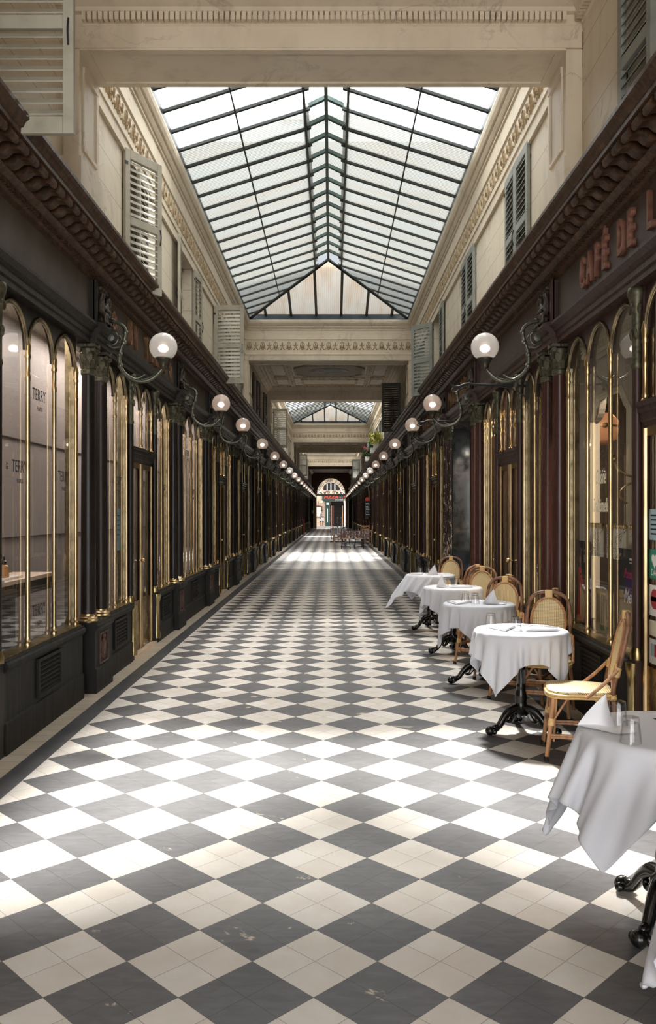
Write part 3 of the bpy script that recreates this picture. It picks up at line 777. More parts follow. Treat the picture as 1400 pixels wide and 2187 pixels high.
# ------------------------------------------------------------------ skylights
XE, ZE, XR, ZR = 1.84, 6.15, 0.27, 6.70
def roofz(x): return ZE + (ZR + 0.04 - ZE) * (1 - abs(x) / XE)
for i, (y0, y1) in enumerate(SKY):
    t = thing('skylight', 'pitched glass skylight with iron glazing bars, %s from the camera' % ORD[i + 1], 'skylight', (0, y0, ZE), 0)
    L = y1 - y0; hip = 2.7; zt = roofz(0) - ZE
    zz = lambda x: roofz(x) - ZE
    # kerb
    m = MB().mat('zinc')
    for s in (-1, 1): m.box(s * XE, s * 2.02, 0, L, -0.07, 0.02)
    m.box(-XE, XE, L - 0.05, L + 0.1, -0.07, 0.10); m.box(-XE, XE, -0.1, 0.05, -0.07, 0.10)
    m.build('kerb', t)
    # panes: two slopes, hip ends, raised ridge strip
    clear = {0: (0.0, 3.6), 1: (5.0, 10.6), 2: (8.2, 14.0)}[i]  # clear stretches chosen to shape where sun patches fall on the floor
    for s in (-1, 1):
        m = MB()
        ncell = int(L / 0.5)
        for k in range(ncell):
            a, b = k * L / ncell, (k + 1) * L / ncell
            c = (a + b) / 2
            m.mat('skyglass_clear' if clear[0] <= c <= clear[1] else 'skyglass_cloudy')
            def xl(y):   # hip limit
                d = min(y, L - y)
                return XE * max(0.0, 1 - d / hip)
            xa, xb = max(xl(a), 0.22), max(xl(b), 0.22)
            if min(xa, xb) >= XE - 0.01 and max(xa, xb) >= XE: 
                pass
            m.add([(s * XE, a, 0), (s * XE, b, 0), (s * xb, b, zz(xb)), (s * xa, a, zz(xa))], [(0, 1, 2, 3)])
        m.build('slope_glazing', t, None, False)
        m = MB()
        for k in range(ncell):
            a, b = max(k * L / ncell, hip), min((k + 1) * L / ncell, L - hip)
            if b <= a: continue
            m.mat('skyglass_clear' if clear[0] <= (a + b) / 2 <= clear[1] else 'skyglass_cloudy')
            m.quad((s * 0.30, a, zz(0.30) + 0.06), (s * 0.30, b, zz(0.30) + 0.06), (0, b, zt + 0.10), (0, a, zt + 0.10))
        m.build('ridge_glazing', t, None, False)
    for e in (0, 1):
        m = MB().mat('skyglass_stained' if e else 'skyglass_cloudy')
        yb_, ya_ = (L - 0.05, L - hip) if e else (0.05, hip)
        m.add([(-XE, yb_, 0.08), (XE, yb_, 0.08), (0, ya_, zt)], [(0, 1, 2)])
        m.build('hip_glazing', t, None, False)
    # rafters
    n = int(round((L - 1.0) / 0.5))
    for s in (-1, 1):
        for k in range(n + 1):
            y = 0.45 + k * (L - 0.9) / n
            d = min(y, L - y); xi = XE * max(0.0, 1 - d / hip)
            full = xi < 0.24
            xi = max(xi, 0.20)
            m = MB().mat('skylight_iron')
            w = 0.023
            m.add([(s * XE, y - w, -0.028), (s * XE, y + w, -0.028), (s * XE, y + w, 0.02), (s * XE, y - w, 0.02), (s * xi, y - w, zz(xi) - 0.028), (s * xi, y + w, zz(xi) - 0.028), (s * xi, y + w, zz(xi) + 0.02), (s * xi, y - w, zz(xi) + 0.02)],
                  [(0, 1, 5, 4), (1, 2, 6, 5), (2, 3, 7, 6), (3, 0, 4, 7), (0, 3, 2, 1), (4, 5, 6, 7)])
            m.build('rafter', t)
    for k in range(n + 1):
        y = 0.45 + k * (L - 0.9) / n
        if min(y, L - y) < hip + 0.1: continue
        m = MB().mat('skylight_green')
        for s in (-1, 1):
            w = 0.03
            za, zb = zz(0.27) + 0.0, zt + 0.04
            m.add([(s * 0.27, y - w, za), (s * 0.27, y + w, za), (s * 0.27, y + w, za + 0.05), (s * 0.27, y - w, za + 0.05), (0, y - w, zb), (0, y + w, zb), (0, y + w, zb + 0.05), (0, y - w, zb + 0.05)],
                  [(0, 1, 5, 4), (1, 2, 6, 5), (2, 3, 7, 6), (3, 0, 4, 7), (0, 3, 2, 1), (4, 5, 6, 7)])
        m.build('ridge_rib', t)
    m = MB().mat('skylight_green'); m.box(-0.022, 0.022, hip, L - hip, zt - 0.06, zt + 0.02)
    m.build('ridge_beam', t)
    for s in (-1, 1):
        m = MB().mat('skylight_iron'); x = 1.08; m.box(s * x - 0.009, s * x + 0.009, 1.2, L - 1.2, zz(x) - 0.03, zz(x) - 0.005); m.build('purlin', t)
        m = MB().mat('skylight_iron'); m.box(s * 0.255, s * 0.285, hip - 0.4, L - hip + 0.4, zz(0.27) - 0.03, zz(0.27) + 0.03); m.build('lantern_rail', t)
        for e in (0, 1):
            m = MB().mat('skylight_iron'); yb_, ya_ = (L - 0.05, L - hip) if e else (0.05, hip)
            m.tube([(s * XE, yb_, -0.02), (0, ya_, zt - 0.03)], 0.034, 6); m.build('hip_rafter', t)
    for e in (0, 1):
        for x in (-1.47, -0.88, -0.29, 0.29, 0.88, 1.47):
            m = MB().mat('skylight_iron'); yb_, ya_ = (L - 0.05, L - hip) if e else (0.05, hip)
            f = 1 - abs(x) / XE
            m.tube([(x, yb_, 0.06), (x, yb_ + (ya_ - yb_) * f, 0.08 + (zt - 0.08) * f - 0.02)], 0.033, 6); m.build('mullion', t)

# roofs over the covered sections (seen grey through the panes)
for i, (y0, y1, h) in enumerate(((19.9, 26.9, 10.4), (42.9, 50.0, 10.4), (64.6, YE, 10.8))):
    m = MB().mat('building_grey'); m.box(-7, 7, y0, y1, 6.2, h)
    m.mat('zinc_roof'); m.extrude([(y0 + 0.2, h), (y0 + 1.2, h + 1.2), (y1 - 1.2, h + 1.2), (y1 - 0.2, h)], -7, 7, 'X')
    for x in (-4.5, -1.2, 2.6): m.mat('building_grey'); m.box(x, x + 1.3, y0 + 1.0, y0 + 1.8, h, h + 1.0 + 0.3 * (i % 2))
    for x in range(-6, 7, 2):
        m.mat('zinc_roof'); m.box(x - 0.45, x + 0.45, y0 - 0.04, y0, 7.4, 9.2)
    struct('wall_upper_%d' % (i + 1), m)
# the court walls beside the skylights and the roof over the entrance section
m = MB().mat('building_grey'); m.box(-7, 7, -5, 6.8, 5.7, 9.0); struct('wall_upper_4', m)
for s in (-1, 1):
    m = MB().mat('building_grey'); m.box(s * 5.2, s * 7, -5, YE, 0, 9.5)
    m.box(s * 2.2, s * 5.2, -5, YE, 5.9, 6.06)
    struct('wall_court_' + SIDE[s], m)

# ------------------------------------------------------------------ the far end: arch with fanlight, street beyond
m = MB().mat('marble_brown')
R, ZS, ZT = 1.46, 3.36, 5.05
def arcpt(k, n, r, e=0.0): 
    a = PI * k / n; return (r * math.cos(a), ZS + (ZT - ZS) / R * r * math.sin(a))
n = 32
for side_y in (YE, YE + 0.6):
    for k in range(n):
        a, b = arcpt(k, n, R), arcpt(k + 1, n, R)
        m.add([(a[0], side_y, a[1]), (b[0], side_y, b[1]), (b[0], side_y, 5.7), (a[0], side_y, 5.7)], [(0, 1, 2, 3)])
    m.quad((-2.3, side_y, 0), (-R, side_y, 0), (-R, side_y, 5.7), (-2.3, side_y, 5.7)); m.quad((R, side_y, 0), (2.3, side_y, 0), (2.3, side_y, 5.7), (R, side_y, 5.7))
for k in range(n):
    a, b = arcpt(k, n, R), arcpt(k + 1, n, R); m.quad((a[0], YE, a[1]), (b[0], YE, b[1]), (b[0], YE + 0.6, b[1]), (a[0], YE + 0.6, a[1]))
for s in (-1, 1): m.quad((s * R, YE, 0), (s * R, YE + 0.6, 0), (s * R, YE + 0.6, ZS), (s * R, YE, ZS))
struct('wall_end', m, None, False)
m = MB().mat('wood_vestibule')
for k in range(n):
    pts = []
    for (r, y) in ((R, YE - 0.1), (R + 0.24, YE - 0.1), (R + 0.24, YE + 0.01), (R, YE + 0.01)):
        a, b = arcpt(k, n, r), arcpt(k + 1, n, r); pts.append(((a[0], y, a[1]), (b[0], y, b[1])))
    for q in range(4): m.quad(pts[q][0], pts[q][1], pts[(q + 1) % 4][1], pts[(q + 1) % 4][0])
for s in (-1, 1): m.box(s * R, s * (R + 0.24), YE - 0.1, YE, 0, ZS)
struct('trim_arch', m, None)
m = MB().mat('plinth_black')
for s in (-1, 1): m.box(s * 1.72, s * 2.1, 82.4, YE - 0.1, 0, 3.1)
struct('trim_end_panels', m)
# fanlight
t = thing('fanlight_grille', 'semicircular iron fanlight with reversed passage name over the far exit', 'grille', (0, YE + 0.12, ZS))
def fl(name, mb): 
    mb.v = [(p[0], p[1] - YE - 0.12, p[2] - ZS) for p in mb.v]; return mb.build(name, t)
m = MB().mat('iron_black')
m.box(-R, R, YE + 0.06, YE + 0.2, ZS - 0.10, ZS + 0.06); fl('transom_bar', m)
m = MB().mat('band_glass')
for k in range(n):
    a, b, c, d = arcpt(k, n, 1.44), arcpt(k + 1, n, 1.44), arcpt(k + 1, n, 1.05), arcpt(k, n, 1.05)
    m.add([(p[0], y, p[1]) for y in (YE + 0.13, YE + 0.15) for p in (a, b, c, d)], [(0, 1, 2, 3), (4, 5, 6, 7), (0, 1, 5, 4), (2, 3, 7, 6)])
fl('letter_band', m)
for r in (1.44, 1.05):
    m = MB().mat('iron_black'); m.tube([(arcpt(k, n, r)[0], YE + 0.12, arcpt(k, n, r)[1]) for k in range(n + 1)], 0.02, 6); fl('ring', m)
txt = 'GALERIE VERO DODAT'
for k, ch in enumerate(txt):
    if ch == ' ': continue
    me = text_mesh(ch, 0.36, 0.01, 0.85, 0, mat='logo_ink', off=0.006)
    a = math.radians(10 + 160 * k / (len(txt) - 1)); p = (1.245 * math.cos(a), ZS + (ZT - ZS) / R * 1.245 * math.sin(a))
    up = Vector((math.cos(a), 0, math.sin(a))); rt = Vector((-math.sin(a), 0, math.cos(a)))
    nrm = rt.cross(up)
    Rm = Matrix((rt, up, nrm)).transposed().to_4x4()
    me.transform(Matrix.Translation((p[0], 0.0, p[1] - ZS)) @ Rm)
    o = link('letter', me, t)
m = MB().mat('iron_black')
for s in (-1, 1):
    for (cx, r) in ((0.26, 0.17), (0.62, 0.12), (1.0, 0.09)):
        sp = [(s * (cx + r * (1 - q / 26) * math.cos(q * 0.42)), YE + 0.13, ZS + 0.06 + r + r * (1 - q / 26) * math.sin(q * 0.42)) for q in range(24)]
        m.tube(sp, 0.03, 6)
    m.tube([(s * 1.35, YE + 0.13, ZS + 0.05), (s * 1.1, YE + 0.13, ZS + 0.22), (s * 0.75, YE + 0.13, ZS + 0.10), (s * 0.4, YE + 0.13, ZS + 0.42)], 0.028, 6, sub=5)
fl('scrollwork', m)
m = MB().mat('iron_black'); m.tube([(1.24, YE + 0.2, 0), (1.24, YE + 0.2, ZS)], 0.03, 6); m.lathe([(0.09, 0), (0.09, 0.1), (0.03, 0.16)], (1.24, YE + 0.2, 0), 10)
m.ball((1.24, YE + 0.2, 1.7), 0.06, 8, 5)
one('gate_post', m, None, 'thin black iron gate post standing at the right of the far exit', 'post')

# street and pizzeria
YS = 90.0
m = MB().mat('street_pave'); m.quad((-12, YE, -0.005), (12, YE, -0.005), (12, YS + 12, -0.005), (-12, YS + 12, -0.005)); 
m.box(-12, 12, 88.4, YS, -0.004, 0.08)
struct('floor_street', m, None)
t = thing('street_facade', 'pale stone street building across the far exit', 'building', (0, YS, 0))
m = MB().mat('street_stone')
for (a, b, c, d) in ((-12, -0.62, 0, 9), (1.52, 12, 0, 9), (-0.62, 1.52, 2.78, 9)): m.box(a, b, 0, 0.4, c, d)
m.build('wall', t)
m = MB().mat('joint')
for k in range(16): m.box(-12, 12, -0.004, 0.001, 0.45 + k * 0.42, 0.462 + k * 0.42)
m.build('joint_lines', t)
m = MB().mat('logo_ink')
aw = [(0.05 + 0.88 * math.cos(PI * k / 20), 3.95 + 1.15 * math.sin(PI * k / 20)) for k in range(21)]
m.extrude(aw, -0.02, 0.05, 'Y'); w = m.build('arched_window', t)
m = MB().mat('sticker_white')
for x in (-0.42, -0.02, 0.4): m.box(x - 0.05, x + 0.05, -0.04, -0.015, 3.95, 4.95)
m.build('window_bars', w)
m = MB().mat('street_stone'); m.tube([(p[0] * 1.12 - 0.006, -0.03, 3.95 + (p[1] - 3.95) * 1.1) for p in aw], 0.07, 6); m.build('arch_moulding', t)
m = MB().mat('void'); m.box(-0.12, 1.4, 0.4, 0.45, 0, 2.8); m.build('dark_interior', t)
t = thing('pizzeria_front', 'dark green pizzeria front with red lettering across the street', 'shopfront', (0, YS - 0.05, 0))
m = MB().mat('pizza_green'); m.box(-0.95, 4.2, -0.12, 0, 2.80, 3.5); g = m.build('sign_board', t)
me = text_mesh('PIZZA - PASTA', 0.48, 0.02, 1.15, 0.25, 'LEFT', mat='pizza_red', off=0.012); me.transform(Matrix(((1, 0, 0, -0.78), (0, 0, -1, -0.13), (0, 1, 0, 3.22), (0, 0, 0, 1)))); link('sign_lettering', me, g)
me = text_mesh('CASA RESTO', 0.2, 0.01, 1.0, 0.0, 'LEFT', mat='sticker_white'); me.transform(Matrix(((1, 0, 0, 0.42), (0, 0, -1, -0.13), (0, 1, 0, 2.93), (0, 0, 0, 1)))); link('small_lettering', me, g)
m = MB().mat('sticker_white'); m.box(-0.6, 0.36, -0.125, -0.115, 2.93, 2.94); m.build('rule', g)
m = MB().mat('pizza_green'); m.box(-0.62, -0.12, -0.1, 0, 0, 2.8); g = m.build('side_panel', t)
m = MB().mat('sticker_white'); m.box(-0.5, -0.24, -0.11, -0.1, 2.42, 2.62)
m.box(-0.40, -0.34, -0.108, -0.1, 0.5, 2.0); m.build('panel_notice', g)
m = MB().mat('pale_wood'); m.box(0.0, 0.06, -0.08, 0.04, 0.02, 2.3); m.mat('carved_red'); m.box(0.07, 0.30, 0.0, 0.04, 0.02, 2.3); m.build('open_door', t)
m = MB().mat('pale_wood'); m.box(1.2, 1.26, -0.02, 0.04, 0.02, 2.3); m.build('door_jamb', t)
for i, x in enumerate((-0.98, 1.42)):
    m = MB().mat('sticker_cream'); m.ball((0, -0.18, 0.0), 0.12, 10, 6); m.mat('iron_black'); m.tube([(0, 0.02, 0.16), (0, -0.18, 0.16), (0, -0.18, 0.1)], 0.02, 6)
    one('street_lamp_globe', m, None, 'small white globe light at the %s of the pizzeria sign' % ('left', 'right')[i], 'lamp', 'pizzeria globe lights', (x, YS - 0.05, 2.72))
m = MB().mat('carved_red'); m.box(-0.4, 0.4, -0.05, 0, 0, 1.2); t = thing('menu_case', 'framed white menu board on the stone wall left of the pizzeria', 'menu board', (-1.36, YS - 0.03, 1.05))
m.cur = 0; m.build('frame', t); m = MB().mat('sticker_cream'); m.box(-0.3, 0.3, -0.06, -0.045, 0.1, 1.1); m.build('menu_sheet', t)
m = MB().mat('iron_black'); m.tube([(-0.3, -0.03, 1.35), (0, -0.03, 1.25), (0.3, -0.03, 1.35)], 0.025, 6, sub=4); m.tube([(0, -0.03, 1.2), (0, -0.03, 1.75)], 0.025, 6); m.build('wrought_iron', t)
m = MB().mat('poster_dark'); m.box(-0.25, 0.45, -0.04, 0, 0, 1.9); t = thing('notice_board', 'dark notice board with pale sheets right of the pizzeria door', 'notice board', (1.9, YS - 0.03, 0.95)); m.build('board', t)
m = MB().mat('notice_blue')
for k in range(6):
    for c in (-0.18, 0.05, 0.26): m.box(c, c + 0.16, -0.05, -0.038, 0.08 + k * 0.3, 0.3 + k * 0.3)
m.build('sheets', t)
m = MB().mat('iron_dark'); m.lathe([(0.05, 0), (0.05, 0.95), (0.065, 0.97), (0.065, 1.02), (0.04, 1.08), (0, 1.1)], (0, 0, 0), 10)
for i, x in enumerate((0.68, 1.05)):
    o = link('street_bollard', m.mesh('bollard') if i == 0 else bp, None); bp = o.data; o.location = (x, 87.6, 0)
    tag(o, 'slim grey street bollard, %s one before the pizzeria door' % ('left', 'right')[i], 'bollard', 'street bollards')

# passer-by
def skin_body(name, verts, edges, radii, sub=1, root=0):
    me = bpy.data.meshes.new(name); me.from_pydata(verts, edges, []); me.update()
    ob = bpy.data.objects.new(name, me); COL.objects.link(ob)
    md = ob.modifiers.new('s', 'SKIN')
    sv = me.skin_vertices[0].data
    for i, r in enumerate(radii): sv[i].radius = (r, r)
    sv[root].use_root = True
    if sub: ob.modifiers.new('d', 'SUBSURF').levels = sub
    bpy.context.view_layer.update()
    nm = bpy.data.meshes.new_from_object(ob.evaluated_get(bpy.context.evaluated_depsgraph_get()))
    bpy.data.objects.remove(ob); bpy.data.meshes.remove(me)
    for p in nm.polygons: p.use_smooth = True
    return nm
V = [(0, 0, .95), (0, 0, 1.12), (0, -.01, 1.32), (0, -.01, 1.44), (0, -.02, 1.53), (0, -.04, 1.62), (0, -.035, 1.70)]
E = [(i, i + 1) for i in range(6)]; Rr = [.13, .125, .13, .085, .05, .085, .075]
for s in (-1, 1):
    b = len(V); V += [(s * .17, 0, 1.41), (s * .24, .02 - s * .03, 1.13), (s * .22, -.18, 0.98), (s * .2, -.25, .96)]; E += [(3, b), (b, b + 1), (b + 1, b + 2), (b + 2, b + 3)]; Rr += [.06, .045, .036, .035]
    h = b + 3
    for f in range(4):
        c = len(V); V += [(s * (.2 + .02 * (f - 1.5)), -.30, .955), (s * (.2 + .022 * (f - 1.5)), -.335, .935)]; E += [(h, c), (c, c + 1)]; Rr += [.010, .008]
    c = len(V); V += [(s * .16, -.27, .975)]; E += [(h, c)]; Rr += [.011]
    b = len(V); yk = -.12 * s; V += [(s * .09, 0, .86), (s * .10, yk, .48), (s * .10, yk + .04 + .08 * s, .09), (s * .10, yk - .1 + .08 * s, .04)]; E += [(0, b), (b, b + 1), (b + 1, b + 2), (b + 2, b + 3)]; Rr += [.09, .06, .042, .038]
body = skin_body('body', V, E, Rr, 1)
body.materials.append(MATS['skin'])
pr = thing('person', 'person in striped top and white apron walking past the far exit', 'person', (-1.0, 88.2, 0.085), math.radians(60))
link('body', body, pr)
m = MB().mat('striped_top')
m.lathe([(.17, .95), (.165, 1.1), (.175, 1.25), (.17, 1.38), (.10, 1.46), (.06, 1.48)], (0, 0, 0), 16)
for s in (-1, 1): m.tube([(s * .15, 0, 1.40), (s * .215, .01 - s * .02, 1.25), (s * .24, .02 - s * .03, 1.14)], [.075, .065, .06], 10)
m.build('top', pr)
m = MB().mat('apron'); m.lathe([(.18, .97), (.2, .8), (.22, .58)], (0, -.02, 0), 16, a0=PI * .9, a1=PI * 2.1); m.build('apron', pr)
m = MB().mat('trousers')
for s in (-1, 1): m.tube([(s * .085, 0, .95), (s * .10, -.06 * s, .68), (s * .10, -.12 * s, .47)], [.11, .095, .08], 10)
m.build('shorts', pr)
m = MB().mat('hair'); m.ball((0, -.02, 1.70), .105, 12, 8, (1, 1.05, 1)); m.build('hair', pr)
m = MB().mat('skin'); m.ball((0, -.135, 1.64), .02, 6, 4); m.build('nose', pr)

# ------------------------------------------------------------------ columns, pedestals, cherubs, lamps
def column_mesh(matn):
    parts = []
    m = MB().mat('brass'); m.lathe([(0.0, 0.0), (.085, 0), (.088, .015), (.078, .028), (.082, .045), (.07, .058), (.07, .075), (.0, .075)], (0, 0, 0), 20); parts.append(('base', m.mesh('column_base')))
    m = MB().mat(matn); m.lathe([(.066, .07), (.064, .9), (.06, 1.6), (.056, 2.2)], (0, 0, 0), 20); parts.append(('shaft', m.mesh('column_shaft')))
    m = MB().mat('verdigris')
    m.lathe([(.056, 2.19), (.066, 2.2), (.066, 2.235), (.056, 2.245), (.056, 2.26), (.06, 2.3), (.066, 2.36), (.082, 2.42)], (0, 0, 0), 16)
    m.box(-.085, .085, -.085, .085, 2.435, 2.462)
    for row, (z0, h, r, nn, off) in enumerate(((2.25, .075, .062, 8, 0), (2.30, .085, .066, 8, .5))):
        for k in range(nn):
            a = 2 * PI * (k + off) / nn; ca, sa = math.cos(a), math.sin(a); w = .024
            def P(rr, z, q): return (rr * ca - q * sa, rr * sa + q * ca, z)
            m.add([P(r, z0, -w), P(r, z0, w), P(r + .012, z0 + h * .7, w * 1.1), P(r + .012, z0 + h * .7, -w * 1.1), P(r + .028, z0 + h, w * .5), P(r + .028, z0 + h, -w * .5), P(r + .032, z0 + h * .85, 0)],
                  [(0, 1, 2, 3), (3, 2, 4, 5), (5, 4, 6)], True)
    for k in range(4):
        a = PI / 4 + k * PI / 2
        m.lathe([(.0, -.012), (.022, -.012), (.022, .012), (.0, .012)], (.092 * math.cos(a), .092 * math.sin(a), 2.412), 10, 'X' if k % 2 else 'Y')
    for k in range(4):
        a = k * PI / 2; m.ball((.09 * math.cos(a), .09 * math.sin(a), 2.445), .018, 6, 4)
    parts.append(('capital', m.mesh('column_capital')))
    return parts
CM = {k: column_mesh(k) for k in ('column_left', 'column_right', 'column_peeling', 'column_mottled')}
for s in (-1, 1):
    for i, y in enumerate(PY):
        if i == 0: continue
        for j, dy in enumerate((-.2, .2)):
            mt = 'column_left' if s < 0 else ('column_right' if i < 3 else 'column_mottled')
            if s < 0 and i >= 8: mt = 'column_mottled' if i % 3 else 'column_left'
            desc = {'column_left': 'weathered black-brown', 'column_right': 'polished red-brown', 'column_mottled': 'mottled dark brown', 'column_peeling': 'peeling'}[mt]
            if s > 0 and i == 3: mt = 'column_peeling'; desc = 'peeling paint brown'
            t = thing('column', '%s slender column, %s of the %s pair on the %s wall' % (desc, ('nearer', 'farther')[j], ORD[i], SIDE[s]), 'column', (s * 2.095, y + dy, 0.625), 0, 'paired shopfront columns')
            for nm, me in CM[mt]: link(nm, me, t)
# pedestals
def pedestal(s):
    out = []
    m = MB(SX(s)).mat('plinth_black')
    pr = [(.19, 0), (-.015, 0), (-.015, .21), (.0, .225), (.0, .545), (-.015, .555), (-.03, .58), (-.03, .60), (-.015, .612), (-.02, .625), (.19, .625)]
    m.extrude(pr, -.28, .28); out.append(('body', m.mesh('pedestal_body')))
    m = MB(SX(s)).mat('carved_red')
    for a, b, c, d in ((-.13, .13, .50, .515), (-.13, .13, .235, .25), (-.13, -.115, .235, .515), (.115, .13, .235, .515)): m.box(-.012, .0, a, b, c, d)
    m.ball((-.004, 0, .38), .05, 10, 6, (.25, 1, 1.7)); m.ball((-.006, 0, .47), .03, 10, 6, (.35, 1.6, .6)); m.ball((-.006, 0, .285), .03, 10, 6, (.35, 1.8, .6))
    for k in (-1, 1): m.ball((-.004, k * .07, .38), .025, 8, 5, (.3, .7, 2.6))
    for k in (-1, 1): m.ball((-.004, k * .06, .30), .02, 8, 5, (.4, 1, 1))
    out.append(('carved_panel', m.mesh('carved_panel')))
    return out
PM = {s: pedestal(s) for s in (-1, 1)}
for s in (-1, 1):
    for i, y in enumerate(PY):
        if i == 0: continue
        t = thing('pedestal', 'black carved pedestal under the %s column pair, %s wall' % (ORD[i], SIDE[s]), 'pedestal', (s * 2.015, y, 0), 0, 'column pedestals')
        for nm, me in PM[s]: link(nm, me, t)

# cherub groups
def cherub(s):
    def fig(oy, fl):
        V = [(0, 0, .12), (-.005, 0, .165), (-.008, 0, .205), (-.015, .004 * fl, .24), (-.02, .006 * fl, .275), (-.022, .008 * fl, .295)]
        E = [(i, i + 1) for i in range(5)]; Rr = [.032, .034, .032, .018, .032, .024]
        b = len(V); V += [(-.005, .045 * fl, .20), (-.03, .075 * fl, .235), (-.03, .05 * fl, .29)]; E += [(2, b), (b, b + 1), (b + 1, b + 2)]; Rr += [.018, .014, .011]
        b = len(V); V += [(-.01, -.045 * fl, .20), (-.045, -.05 * fl, .15), (-.06, -.015 * fl, .14)]; E += [(2, b), (b, b + 1), (b + 1, b + 2)]; Rr += [.018, .014, .011]
        for q in (-1, 1):
            b = len(V); V += [(-.02, .025 * q, .11), (-.06, .035 * q, .10), (-.05, .03 * q, .04), (-.07, .032 * q, .02)]; E += [(0, b), (b, b + 1), (b + 1, b + 2), (b + 2, b + 3)]; Rr += [.026, .022, .016, .011]
        V = [(s * v[0], v[1] + oy, v[2]) for v in V]
        return skin_body('cherub', V, E, Rr, 1)
    a = fig(-.08, -1); b = fig(.08, 1)
    bm = bmesh.new(); bm.from_mesh(a); bm.from_mesh(b)
    me = bpy.data.meshes.new('cherubs'); bm.to_mesh(me); bm.free()
    me.materials.append(MATS['carved_dark'])
    for p in me.polygons: p.use_smooth = True
    m = MB(SX(s)).mat('carved_dark')
    m.ball((.02, 0, .17), .07, 12, 8, (.35, .8, 1.3)); m.ball((.01, 0, .31), .035, 10, 6, (.6, 2.6, .7)); m.ball((.0, 0, .06), .05, 10, 6, (.7, 2.0, .7))
    for k in range(7): m.ball((.0, -.12 + k * .04, .33 + .012 * (k % 2)), .02, 6, 4)
    return [('figures', me), ('cartouche', m.mesh('cartouche'))]
CH = {s: cherub(s) for s in (-1, 1)}
for s in (-1, 1):
    for i, y in enumerate(PY):
        if i == 0: continue
        t = thing('cherub_carving', 'dark carved cherubs on the frieze over the %s column pair, %s wall' % (ORD[i], SIDE[s]), 'carving', (s * 2.02, y, 3.285), 0, 'cherub carvings')
        for nm, me in CH[s]: link(nm, me, t)

# globe lamps on curled brackets (u = distance from wall point)
def lamp(s):
    d = -s; out = []
    P = lambda u, z, y=0.0: (d * u, y, z)
    m = MB().mat('lamp_iron')
    path = [(-.03, .0), (.03, .01), (.095, -.002), (.163, -.036), (.187, -.092), (.174, -.17), (.152, -.23), (.131, -.33), (.15, -.428), (.206, -.496), (.287, -.537), (.371, -.537), (.44, -.508), (.492, -.462), (.524, -.425)]
    m.tube([P(u, z) for u, z in path], [.012, .012, .014, .016, .02, .019, .016, .02, .018, .02, .022, .02, .019, .019, .02], 10, sub=4)
    for (u, z) in ((.187, -.10), (.172, -.19), (.135, -.30), (.14, -.40)):
        m.lathe([(.02, -.02), (.027, -.01), (.027, .01), (.02, .02)], P(u, z), 10)
    out.append(('arm', m.mesh('lamp_arm')))
    m = MB().mat('lamp_iron')
    sp = [P(.055 + .078 * (1 - q / 90) * math.cos(q * .28 + .9), -.145 + .078 * (1 - q / 90) * math.sin(q * .28 + .9)) for q in range(36)]
    m.tube(sp, [.009] * 30 + [.010] * 6, 8)
    m.lathe([(0, -.015), (.03, -.012), (.03, .012), (0, .015)], P(.055, -.145), 12, 'Y')
    m.tube([P(.128, -.12), P(.16, -.17), P(.17, -.2)], .008, 6, sub=3)
    m.tube([P(.02, -.2), P(.07, -.235), P(.13, -.23), P(.15, -.25)], .009, 6, sub=3)
    for (u, z) in ((.0, .02), (.03, .045), (.06, .03)): m.ball(P(u, z), .016, 6, 4, (1.6, .6, .8))
    out.append(('scroll', m.mesh('lamp_scroll')))
    m = MB().mat('lamp_iron')
    m.tube([P(.20, -.50), P(.25, -.515), P(.31, -.512), P(.365, -.478)], [.012, .011, .009, .003], 6, sub=3)
    m.lathe([(.006, .04), (.02, .02), (.02, -.01), (.008, -.02), (.018, -.04), (.0, -.055)], P(.25, -.575), 10)
    out.append(('leaf_and_drop', m.mesh('lamp_leaf')))
    m = MB().mat('lamp_iron_dark')
    m.lathe([(.016, -.44), (.026, -.43), (.03, -.42), (.036, -.415), (.034, -.405), (.05, -.37), (.062, -.352), (.07, -.338), (.07, -.322), (.064, -.318), (.05, -.322)], (d * .5315, 0, 0), 20)
    out.append(('cup', m.mesh('lamp_cup')))
    m = MB().mat('globe_glass')
    pr = []
    for k in range(25):
        th = PI * (0.0 + k / 24 * 0.84); pr.append((.128 * math.sin(th), -.227 + .128 * math.cos(th)))
    pr[0] = (0.0005, pr[0][1])
    m.lathe(pr, (d * .5315, 0, 0), 32)
    out.append(('globe', m.mesh('lamp_globe')))
    m = MB().mat('bulb'); m.ball((d * .5315, 0, -.24), .032, 12, 8, (1.25, 1.25, .9)); m.mat('sticker_white'); m.lathe([(.018, -.33), (.02, -.275), (.012, -.265)], (d * .5315, 0, 0), 10); out.append(('bulb', m.mesh('lamp_bulb')))
    return out
LM = {s: lamp(s) for s in (-1, 1)}
GLC = {}
for s in (-1, 1):
    GLC[s] = dict(LM[s])['globe'].copy(); GLC[s].materials[0] = MATS['globe_clear']
for s in (-1, 1):
    for i, y in enumerate(PY):
        if i == 0 : continue
        white = (i in (1, 7)) 
        t = thing('wall_lamp', '%s frosted globe lamp on curled bracket, %s from the camera, %s wall' % ('clear whitish' if white else 'pinkish', ORD[i], SIDE[s]), 'lamp', (s * 2.0, y, 3.338), 0, 'globe lamps along the passage')
        for nm, me in LM[s]: link(nm, GLC[s] if white and nm == 'globe' else me, t)
